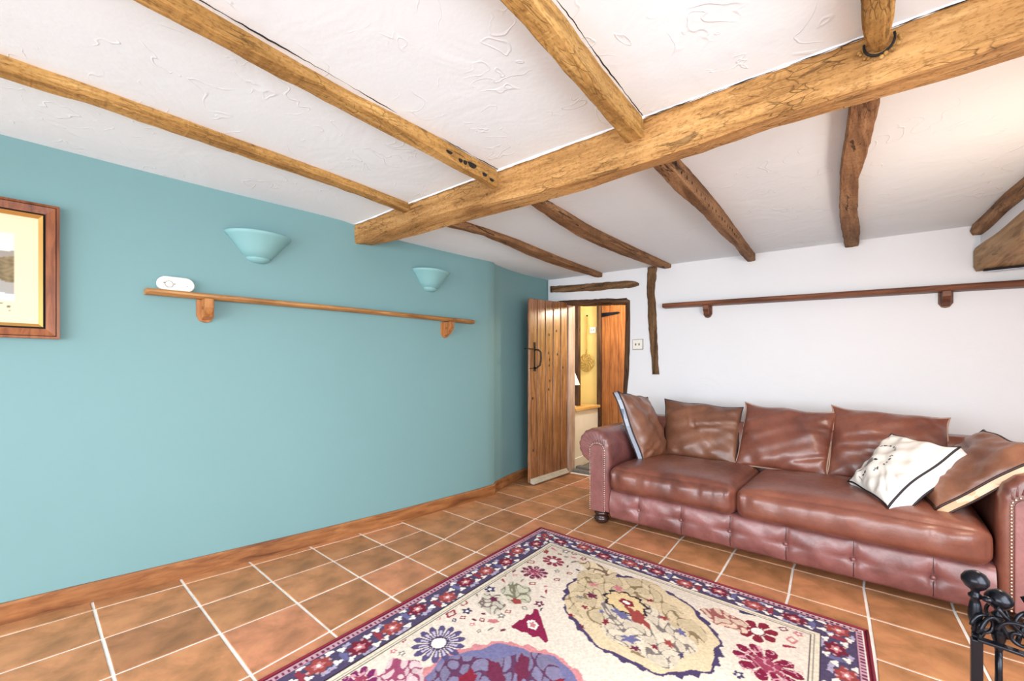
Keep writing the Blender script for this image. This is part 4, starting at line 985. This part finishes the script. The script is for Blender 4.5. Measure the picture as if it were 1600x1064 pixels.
# arms
def arm(sgn, xi):
    """xi = inner face x; sgn -1 left arm, +1 right arm"""
    R = 0.130; cxr = xi+sgn*0.135; czr = 0.565; xo = xi+sgn*0.165
    pts = [(xi, 0.09), (xi, 0.50)]
    for a in np.linspace(0, 257, 34):
        th = math.radians(a); pts.append((cxr+sgn*(-math.cos(th))*R, czr+math.sin(th)*R))
    pts += [(xo, 0.42), (xo, 0.25), (xo, 0.09)]
    cen = (cxr, czr)
    rings = []
    yl = [2.752, 2.756, 2.766, 2.782, 2.81, 2.86]+list(np.linspace(2.95, 3.72, 12))
    ins = [0.030, 0.018, 0.008, 0.002, 0, 0]+[0]*12
    for y, s in zip(yl, ins):
        ring = []
        for k, (x, z) in enumerate(pts):
            if 2 <= k < 36:
                dx, dz = x-cxr, z-czr; L = math.hypot(dx, dz); th = math.atan2(dz, dx)
                pl = (0.0045*math.sin(th*15)*(1 if 0.1 < 1 else 0))*max(0, 1-(y-2.752)/0.10)
                LL = L-s+pl*(1 if z > 0.5 or sgn*(x-cxr) > 0 else 0.3)
                ring.append((cxr+dx/L*LL, y, czr+dz/L*LL))
            else:
                ring.append((x+(sgn*s if k < 2 else -sgn*s), y, z+(s if z < 0.1 else 0)))
        # long seam dip half way back along the arm
        rings.append(ring)
    b = MB(); b.loft(rings); a = under(so, b.build('arm', M['leather_sheen' if sgn < 0 else 'leather'], smooth=True)); 
    # front facing strip with arched top
    xa, xb = sorted((xi+sgn*0.048, xi+sgn*0.150)); xc_ = (xa+xb)/2; hw = (xb-xa)/2
    pp = [(xa, 0.095), (xb, 0.095)]+[(xc_+hw*math.cos(t), 0.545+hw*0.75*math.sin(t)) for t in np.linspace(0, PI, 12)]
    b = MB(); b.loft([[(p[0], 2.744, p[1]) for p in pp], [(p[0], 2.758, p[1]) for p in pp]]); st = under(so, b.build('front_facing', M['leather_sheen'], bevel=0.004))
    # radiating pleats in the scroll
    b = MB()
    for t in np.linspace(0.15*PI, 0.95*PI, 9) if sgn < 0 else np.linspace(0.05*PI, 0.85*PI, 9):
        p0 = (xc_+(hw+0.010)*math.cos(t), 2.7515, 0.552+(hw*.75+0.012)*math.sin(t)); p1 = (cxr+0.108*math.cos(t), 2.754, czr+0.108*math.sin(t))
        b.tube([p0, ((p0[0]+p1[0])/2, 2.7505, (p0[2]+p1[2])/2), p1], [0.0045, 0.003, 0.0008], 5)
    under(so, b.build('pleats', M['leather_sheen'], smooth=True))
    # nail trim
    b = MB(); path = [(xa-0.008, z) for z in np.arange(0.10, 0.545, 0.0150)]
    arc = [(xc_-(hw+0.008)*math.cos(t), 0.545+(hw*.75+0.008)*math.sin(t)) for t in np.linspace(0.05, PI-0.05, 11)]
    path += arc+[(xb+0.008, z) for z in np.arange(0.54, 0.10, -0.0150)]
    for (x, z) in path: b.ball((x, 2.749, z), 0.0058, 6, sy=0.7)
    o = under(so, b.build('nailhead_trim', M['nail'], smooth=True)); o['kind'] = 'stuff'
    # cross seam on top of arm
    b = MB(); b.tube([(cxr+sgn*(-math.cos(math.radians(a)))*0.1305, 3.13, czr+math.sin(math.radians(a))*0.1305) for a in range(0, 200, 12)], 0.0016, 5); under(so, b.build('seam', M['piping_brown']))
arm(-1, SX0); arm(1, SX1)
for (x, y) in ((-1.555, 2.805), (0.475, 2.805), (-1.555, 3.66), (0.475, 3.66)):
    b = MB(); b.lathe([(0.0005, 0.0), (0.030, 0.0), (0.046, 0.010), (0.056, 0.030), (0.052, 0.046), (0.040, 0.054), (0.048, 0.062), (0.055, 0.074), (0.050, 0.090), (0.0005, 0.092)], (x, y, 0), 20)
    under(so, b.build('foot', M['foot'], smooth=True))
def seat(x0, x1, y0, y1, z0, z1, seed):
    N = 36; g = [math.sin(PI/2*(2*k/N-1))*0.55+0.45*(2*k/N-1) for k in range(N+1)]
    hx, hy, hz = (x1-x0)/2, (y1-y0)/2, (z1-z0)/2; cx, cy, cz = (x0+x1)/2, (y0+y1)/2, (z0+z1)/2; r = 0.055
    idx = {}; V = []; F = []
    def vert(q):
        key = tuple(round(c, 5) for c in q)
        if key in idx: return idx[key]
        p = [q[0]*hx, q[1]*hy, q[2]*hz]; core = [max(-(h-r), min(h-r, c)) for c, h in zip(p, (hx, hy, hz))]
        d = Vector(p)-Vector(core); d = d.normalized() if d.length > 1e-9 else Vector((0, 0, 0))
        P = Vector(core)+d*r
        qx, qy, qz = q
        P.z += 0.040*(1-qx**4)*(1-abs(qy)**3)*(qz > 0)*qz
        P.y += -0.022*(1-qx**4)*(1-qz*qz) if qy < -0.5 else 0
        P.x += 0.015*qx*(1-qy**4)*(1-qz**2)
        fr = max(0.0, -qy-0.55)/0.45
        wv = math.sin(P.x*(58+9*math.sin(seed))+2.5*math.sin(P.x*17+seed))*math.exp(-((qz-0.45)/0.55)**2)
        P.y -= 0.012*wv*fr*(0.4+0.6*abs(math.sin(P.x*7+seed)))
        P.z += 0.003*math.sin(P.x*9+seed*2)*math.sin(P.y*11+seed)*(qz > 0)
        P.z -= 0.020*math.exp(-((qx+0.9)/0.3)**2)*(qy < 0)*0
        V.append((P.x+cx, P.y+cy, P.z+cz)); idx[key] = len(V)-1; return idx[key]
    for ax in range(3):
        for sg in (-1, 1):
            o_ = [a for a in range(3) if a != ax]
            for i in range(N):
                for j in range(N):
                    f = []
                    for (a, b_) in ((i, j), (i+1, j), (i+1, j+1), (i, j+1)):
                        q = [0, 0, 0]; q[ax] = sg; q[o_[0]] = g[a]; q[o_[1]] = g[b_]; f.append(vert(q))
                    F.append(f)
    o = under(so, mesh_obj('seat_cushion', V, F, M['leather'], smooth=True))
    # stitched seams: upper and lower front edges
    for (s, zz) in ((1, z1-0.022), (-1, z0+0.03)):
        pts = []
        for x in np.linspace(x0+0.03, x1-0.03, 40):
            qx = (x-cx)/hx; wv = math.sin((x-cx)*(58+9*math.sin(seed))+2.5*math.sin((x-cx)*17+seed))
            y = y0+0.010-0.016*(1-qx**4)*(0.55 if s > 0 else 0.6)-0.0028*wv*(1 if s > 0 else .3); pts.append((x, y, zz+0.016*(1-qx**4)*(s > 0)))
        b = MB(); b.tube(pts, 0.0022, 5); sm = b.build('seam', M['piping_tan'], smooth=True)
        sm.parent = o; sm.matrix_parent_inverse = (Matrix.Translation(so.location)).inverted()
seat(-1.455, -0.640, 2.715, 3.44, 0.262, 0.440, 1.0)
seat(-0.632, 0.368, 2.705, 3.44, 0.262, 0.440, 2.3)

# ------------------------------------------------------------------ loose cushions
def pillow(name, label, TL, TR, BL, BR, t, mat, back_mat=None, box=0.0, pipe=None, seed=1.0, toward=(0, 0, 1.12), group=None, N=40, ear=0.012, creases=(), button=None, paint=None, strip_mat=None, pipes2=None, pinch=0.0, hb=1.0):
    TL, TR, BL, BR = map(Vector, (TL, TR, BL, BR)); cen = (TL+TR+BL+BR)/4
    n = ((TR-TL)+(BR-BL)).cross((TL-BL)+(TR-BR)).normalized()
    if n.dot(Vector(toward)-cen) < 0: n = -n
    e = thing(name, label, 'cushion', tuple((BL+BR)/2), group)
    def base(s, u):
        # s,u in [-1,1]; s right, u up
        a, b_ = (s+1)/2, (u+1)/2
        p = BL*(1-a)*(1-b_)+BR*a*(1-b_)+TL*(1-a)*b_+TR*a*b_
        ax = ((TR-TL)+(BR-BL)).normalized(); ay = ((TL-BL)+(TR-BR)).normalized()
        L = (TR-TL).length
        p = p-ax*s*pinch*L*(1-u*u)*abs(s)**2 - ay*u*pinch*L*(1-s*s)*abs(u)**2
        k = (abs(s)*abs(u))**9
        p = p+(ax*s+ay*u)*ear*k
        p = p+n*0.006*math.sin(5*s+seed)*math.sin(4*u+seed*2)+ay*0.004*math.sin(7*s+seed)*(u > 0)*u
        return p
    def hh(s, u):
        v = max(0.0, (1-abs(s)**2.6))*max(0.0, (1-abs(u)**2.6))
        h = t*v**0.55
        return h
    def wr(s, u):
        w = 0.004*math.sin(9*s+5*u+seed)+0.003*math.sin(13*u-7*s+2*seed)
        rim = max(abs(s), abs(u)); w += 0.0035*math.sin((16*s if abs(u) > abs(s) else 16*u)+seed)*math.exp(-((rim-0.82)/0.12)**2)
        for (s0, u0, s1, u1, d, wd) in creases:
            dx, du = s1-s0, u1-u0; L2 = dx*dx+du*du; q = max(0, min(1, ((s-s0)*dx+(u-u0)*du)/L2)); dist = math.hypot(s-s0-q*dx, u-u0-q*du)
            w -= d*math.exp(-(dist/wd)**2)*(1-0.7*q); w += d*0.6*math.exp(-((dist-wd*2.2)/wd)**2)*(1-0.7*q)
        if button: w -= 0.020*math.exp(-(math.hypot(s-button[0], u-button[1])/0.13)**2)
        return w*min(1, hh(s, u)/(t*0.4))
    for side in (1, -1):
        V = []; F = []
        g = [math.sin(PI/2*(2*k/N-1))*0.5+0.5*(2*k/N-1) for k in range(N+1)]
        for u in g:
            for s in g:
                p = base(s, u)+n*side*(hh(s, u)*(1 if side > 0 else hb)+box/2)+ (n*wr(s, u) if side > 0 else Vector())
                V.append(tuple(p))
        F = [(j*(N+1)+i, j*(N+1)+i+1, (j+1)*(N+1)+i+1, (j+1)*(N+1)+i) for j in range(N) for i in range(N)]
        mm = mat if side > 0 else (back_mat or mat)
        o = under(e, mesh_obj('front_panel' if side > 0 else 'back_panel', V, F, mm, smooth=True))
        if side < 0 and back_mat and back_mat != mat: o['label'] = 'patchwork cloth back' if 'patch' in back_mat.name else 'plain back'
        if paint is not None:
            S, Uu = np.meshgrid(g, g); set_cols(o, paint(S.ravel(), Uu.ravel(), side))
    loop = [(s, -1) for s in np.linspace(-1, 1, 21)]+[(1, u) for u in np.linspace(-1, 1, 21)[1:]]+[(s, 1) for s in np.linspace(1, -1, 21)[1:]]+[(-1, u) for u in np.linspace(1, -1, 21)[1:]]
    if box > 0:
        r1 = [tuple(base(s, u)+n*box/2) for s, u in loop]; r2 = [tuple(base(s, u)-n*box/2) for s, u in loop]
        b = MB(); b.loft([r1, r2], caps=False); o = under(e, b.build('side_strip', strip_mat or back_mat or mat, smooth=True))
        if strip_mat and 'patch' in strip_mat.name: o['label'] = 'pieced patchwork cloth strip'
        if paint is not None: set_cols(o, np.tile(lin((222, 218, 214)), (len(o.data.vertices), 1)))
    pipe = pipe or M['piping_brown']
    for k, off in enumerate([box/2, -box/2] if box > 0 else [0]):
        b = MB(); b.tube([tuple(base(s, u)+n*off) for s, u in loop], 0.0055, 6); under(e, b.build('piping', pipe, smooth=True))
    if button:
        s, u = button; p = base(s, u)+n*(hh(s, u)+wr(s, u)+0.002); b = MB(); b.ball(tuple(p), 0.009, 8, sy=0.6); under(e, b.build('button', M['piping_tan'], smooth=True))
    return e
GB = 'brown leather back cushions on the sofa'
pillow('sofa_cushion', 'brown leather back cushion with a central button, second from the left on the sofa', (-1.380,3.60,0.868), (-0.792,3.579,0.830), (-1.302,3.375,0.455), (-0.79,3.37,0.450), 0.075, M['leather_tan'], seed=1.3, group=GB,
       creases=[(-.1,0,-.2,.75,.012,.03),(-.1,0,.9,.35,.012,.05),(-.05,-.05,.55,-.6,.010,.03),(.1,.15,.8,.15,.010,.06)], button=(-.1, 0))
pillow('sofa_cushion', 'plump brown leather back cushion, middle one of the three upright on the sofa', (-0.752,3.585,0.862), (-0.222,3.575,0.826), (-0.778,3.37,0.450), (-0.262,3.366,0.448), 0.085, M['leather'], seed=2.1, group=GB, ear=0.022,
       creases=[(.9,.3,.5,.25,.006,.05),(.9,-.5,.3,-.75,.008,.05),(-.9,.0,-.5,.1,.007,.05)], pipe=M['piping_tan'])
pillow('sofa_cushion', 'brown leather back cushion right of the middle, behind the white printed cushion', (-0.228,3.60,0.868), (0.300,3.582,0.832), (-0.245,3.37,0.450), (0.300,3.36,0.445), 0.085, M['leather'], seed=3.3, group=GB, ear=0.018,
       creases=[(-.7,.1,.2,.25,.008,.05),(-.8,-.2,.1,-.1,.010,.06),(-.3,-.3,.3,-.4,.010,.05)], pipe=M['piping_tan'])
pillow('sofa_cushion', 'tan leather cushion with a blue-grey patchwork edge leaning on the left arm', (-1.500,2.935,0.950), (-1.475,3.385,0.890), (-1.345,3.015,0.452), (-1.315,3.39,0.440), 0.085, M['leather_tan'], M['patch_blue'], 0.042, M['piping_black'], 4.2, group='leather cushions with patchwork backs at the ends of the sofa',
       strip_mat=M['patch_blue'], toward=(1.0, 1.5, 0.9), creases=[(-.9,-.9,.2,-.4,.010,.06),(-.6,.6,.3,.4,.008,.08)], hb=0.5)
pillow('sofa_cushion', 'orange-brown leather cushion with a cream patchwork edge slumped over the right arm', (0.42,3.235,0.795), (0.545,2.80,0.765), (0.12,3.27,0.50), (0.222,2.84,0.462), 0.058, M['leather_tan'], M['patch_cream'], 0.042, M['piping_brown'], 5.1, group='leather cushions with patchwork backs at the ends of the sofa',
       strip_mat=M['patch_cream'], toward=(-1.0, 2.0, 2.5), creases=[(-.9,.5,.5,.2,.010,.07),(.0,-.6,.8,-.2,.010,.06)], hb=0.4)

def paint_white(S, U, side):
    col = np.tile(lin((228, 222, 214)), (len(S), 1))
    if side < 0: return col
    dk = lin((46, 40, 44)); gy = lin((150, 140, 138))
    def dot(s, u, rx, ry, c, rot=0, ring=False):
        a = (math.cos(rot)*(S-s)+math.sin(rot)*(U-u))/rx; b_ = (-math.sin(rot)*(S-s)+math.cos(rot)*(U-u))/ry; r = np.hypot(a, b_)
        m = (r < 1) & ((r > 0.55) if ring else True); col[m] = c
    # grey figure and arc of small lettering-like marks
    dot(-.50, -.30, .20, .12, gy, .5); dot(-.28, -.16, .055, .04, dk, .3)
    for k, a in enumerate(np.linspace(2.3, -0.9, 17)):
        s = -.30+.42*math.cos(a); u = -.05+.50*math.sin(a)
        if k % 5 == 4: continue
        dot(s, u, .045, .026, dk, a*1.7, k % 2 == 0)
    for (s, u, rx, ry, ro) in [(-.62,-.62,.12,.018,.9),(-.70,-.45,.02,.09,.2),(-.42,-.70,.06,.02,.4),(-.36,-.62,.05,.035,.4),(-.85,-.05,.018,.22,-.2),(-.78,-.72,.05,.012,.2),(-.5,-.82,.10,.010,-.3)]:
        dot(s, u, rx, ry, dk, ro, rx > .055 and ry > .03)
    return col
wc = pillow('printed_cushion', 'white cushion with a grey and black print and black piping, lying against the brown cushions', (0.078,3.27,0.722), (0.305,2.98,0.712), (-0.095,3.07,0.468), (0.052,2.775,0.440), 0.060, M['linen'], M['linen'], 0.085, M['piping_black'], 6.0,
       N=110, paint=paint_white, strip_mat=M['linen'], toward=(-0.6, 1.2, 1.6), pinch=0.01, ear=0.012, hb=0.35,
       creases=[(.9,-.9,.1,-.2,.004,.05),(.9,-.5,-.1,.0,.003,.05)])

# ------------------------------------------------------------------ fireside tools
def knob_profile(z0, s=1.0):
    return [(0.0005, z0), (0.006*s, z0), (0.0075*s, z0+0.004), (0.0065*s, z0+0.012), (0.012*s, z0+0.030), (0.0135*s, z0+0.045), (0.010*s, z0+0.070), (0.0075*s, z0+0.080), (0.0125*s, z0+0.084), (0.0125*s, z0+0.089),
            (0.0075*s, z0+0.094), (0.008*s, z0+0.100), (0.018*s, z0+0.108), (0.0245*s, z0+0.120), (0.0245*s, z0+0.128), (0.018*s, z0+0.140), (0.008*s, z0+0.146), (0.0005, z0+0.147)]
fs = thing('fireside_tool_stand', 'black iron fireside tool stand with a scrolled top at the bottom right corner', 'tool stand', (0.26, 1.51, 0))
b = MB(); b.box((0.164, 1.466, 0.02), (0.184, 1.486, 0.487)); under(fs, b.build('post', M['black_iron'], bevel=0.003))
b = MB(); b.box((0.345, 1.545, 0.02), (0.365, 1.565, 0.47)); under(fs, b.build('post', M['black_iron'], bevel=0.003))
b = MB(); b.lathe([(0.0005, 0.0), (0.15, 0.0), (0.155, 0.01), (0.14, 0.022), (0.0005, 0.028)], (0.262, 1.51, 0), 28); under(fs, b.build('base', M['black_iron'], smooth=True, bevel=0.002))
def flatbar(b, pts, w, th):
    rings = []
    for i, p in enumerate(pts):
        p = Vector(p); t = (Vector(pts[min(i+1, len(pts)-1)])-Vector(pts[max(i-1, 0)])).normalized(); s = t.cross(Vector((0, 0, 1))).normalized(); u = s.cross(t)
        rings.append([tuple(p+s*w/2+u*th/2), tuple(p-s*w/2+u*th/2), tuple(p-s*w/2-u*th/2), tuple(p+s*w/2-u*th/2)])
    b.loft(rings)
b = MB(); flatbar(b, [(0.174, 1.470, 0.490), (0.22, 1.468, 0.488), (0.27, 1.474, 0.480), (0.32, 1.50, 0.474), (0.36, 1.555, 0.472)], 0.022, 0.007)
flatbar(b, [(0.174, 1.476, 0.490), (0.19, 1.53, 0.488), (0.24, 1.575, 0.484), (0.30, 1.585, 0.478), (0.355, 1.56, 0.473)], 0.018, 0.006)
under(fs, b.build('top_ring', M['black_iron'], bevel=0.002))
def scroll(p, dirx, diry, s=1.0, lift=0.0):
    pts = []
    for a in np.linspace(0, 2.6*PI, 34):
        r = 0.030*s*(1-a/(3.1*PI)); pts.append((p[0]+dirx*(0.03*s-r*math.cos(a)), p[1]+diry*(0.03*s-r*math.cos(a)), p[2]+r*math.sin(a)+0.02*s))
    return pts
b = MB()
for (p, dx, dy, s) in [((0.165, 1.474, 0.497), 0.75, 0.5, 1.0), ((0.205, 1.465, 0.500), 0.95, -0.1, 1.15), ((0.235, 1.50, 0.505), 0.7, 0.6, 1.25), ((0.285, 1.49, 0.505), 0.8, 0.3, 1.3), ((0.235, 1.54, 0.50), -0.6, 0.6, 1.1), ((0.30, 1.53, 0.495), 0.5, 0.8, 1.2)]:
    b.tube(scroll(p, dx, dy, s), 0.0042, 6)
for (a, c, d) in [((0.178, 1.476, 0.500), (0.200, 1.490, 0.585), (0.225, 1.492, 0.50)), ((0.24, 1.50, 0.49), (0.262, 1.515, 0.60), (0.29, 1.53, 0.485)), ((0.205, 1.47, 0.575), (0.235, 1.475, 0.53), (0.275, 1.50, 0.49)), ((0.25, 1.51, 0.60), (0.275, 1.50, 0.55), (0.31, 1.49, 0.52))]:
    pts = [tuple((1-t)**2*np.array(a)+2*t*(1-t)*np.array(c)+t*t*np.array(d)) for t in np.linspace(0, 1, 12)]; b.tube(pts, 0.005, 6)
under(fs, b.build('scrollwork', M['black_iron'], smooth=True))
for (p_, r_) in (((0.192, 1.487, 0.582), 0.010), ((0.262, 1.505, 0.598), 0.012), ((0.30, 1.515, 0.545), 0.013)): under(fs, MB().ball(p_, r_, 8, sz=0.7).build('scroll_cap', M['black_iron'], smooth=True))
def tool(name, label, x, y, ztop, kind):
    t = thing(name, label, 'fireside tool', (x, y, 0.06), 'fireside tools in the stand')
    z0 = ztop-0.147
    b = MB(); b.lathe(knob_profile(z0), (x, y, 0), 20); under(t, b.build('knob_handle', M['black_iron'], smooth=True))
    b = MB(); b.tube([(x, y, z0+0.003), (x, y, 0.40), (x, y, 0.30), (x, y, 0.16)], [0.0065, 0.0065, 0.009, 0.006], 8); under(t, b.build('shaft', M['black_iron'], smooth=True))
    if kind == 'poker':
        b = MB(); b.tube([(x, y, 0.16), (x, y, 0.08), (x+0.02, y, 0.075)], [0.006, 0.005, 0.002], 8); under(t, b.build('hook', M['black_iron'], smooth=True))
    if kind == 'brush':
        b = MB(); b.lathe([(0.0005, 0.05), (0.03, 0.05), (0.028, 0.13), (0.012, 0.16), (0.0005, 0.162)], (x, y, 0), 14); under(t, b.build('bristles', M['dark_gap']))
    if kind == 'shovel':
        V = []; n = 10
        for j in range(n+1):
            v = j/n; z = 0.445-0.19*v; w = 0.042*(0.35+0.65*min(1, v*2.2)**0.6)
            for i in range(7):
                s = i/3-1; V.append((x+s*w*0.9, y-0.022-0.004+0.012*s*s+0.0*v+s*w*0.35, z))
        F = [(j*7+i, j*7+i+1, (j+1)*7+i+1, (j+1)*7+i) for j in range(n) for i in range(6)]
        o = under(t, mesh_obj('pan', V, F, M['steel'], smooth=True)); s = o.modifiers.new('s', 'SOLIDIFY'); s.thickness = 0.002; o['label'] = 'grey steel pan'
    return t
tool('poker', 'black fireside tool with a mushroom knob, left of the two in the stand and taller', 0.1745, 1.500, 0.640, 'poker')
tool('hearth_brush', 'black fireside tool with a mushroom knob, lower and right of its neighbour', 0.215, 1.520, 0.600, 'brush')
tool('fire_shovel', 'fireside shovel with a grey steel pan at the bottom right corner', 0.285, 1.535, 0.575, 'shovel')
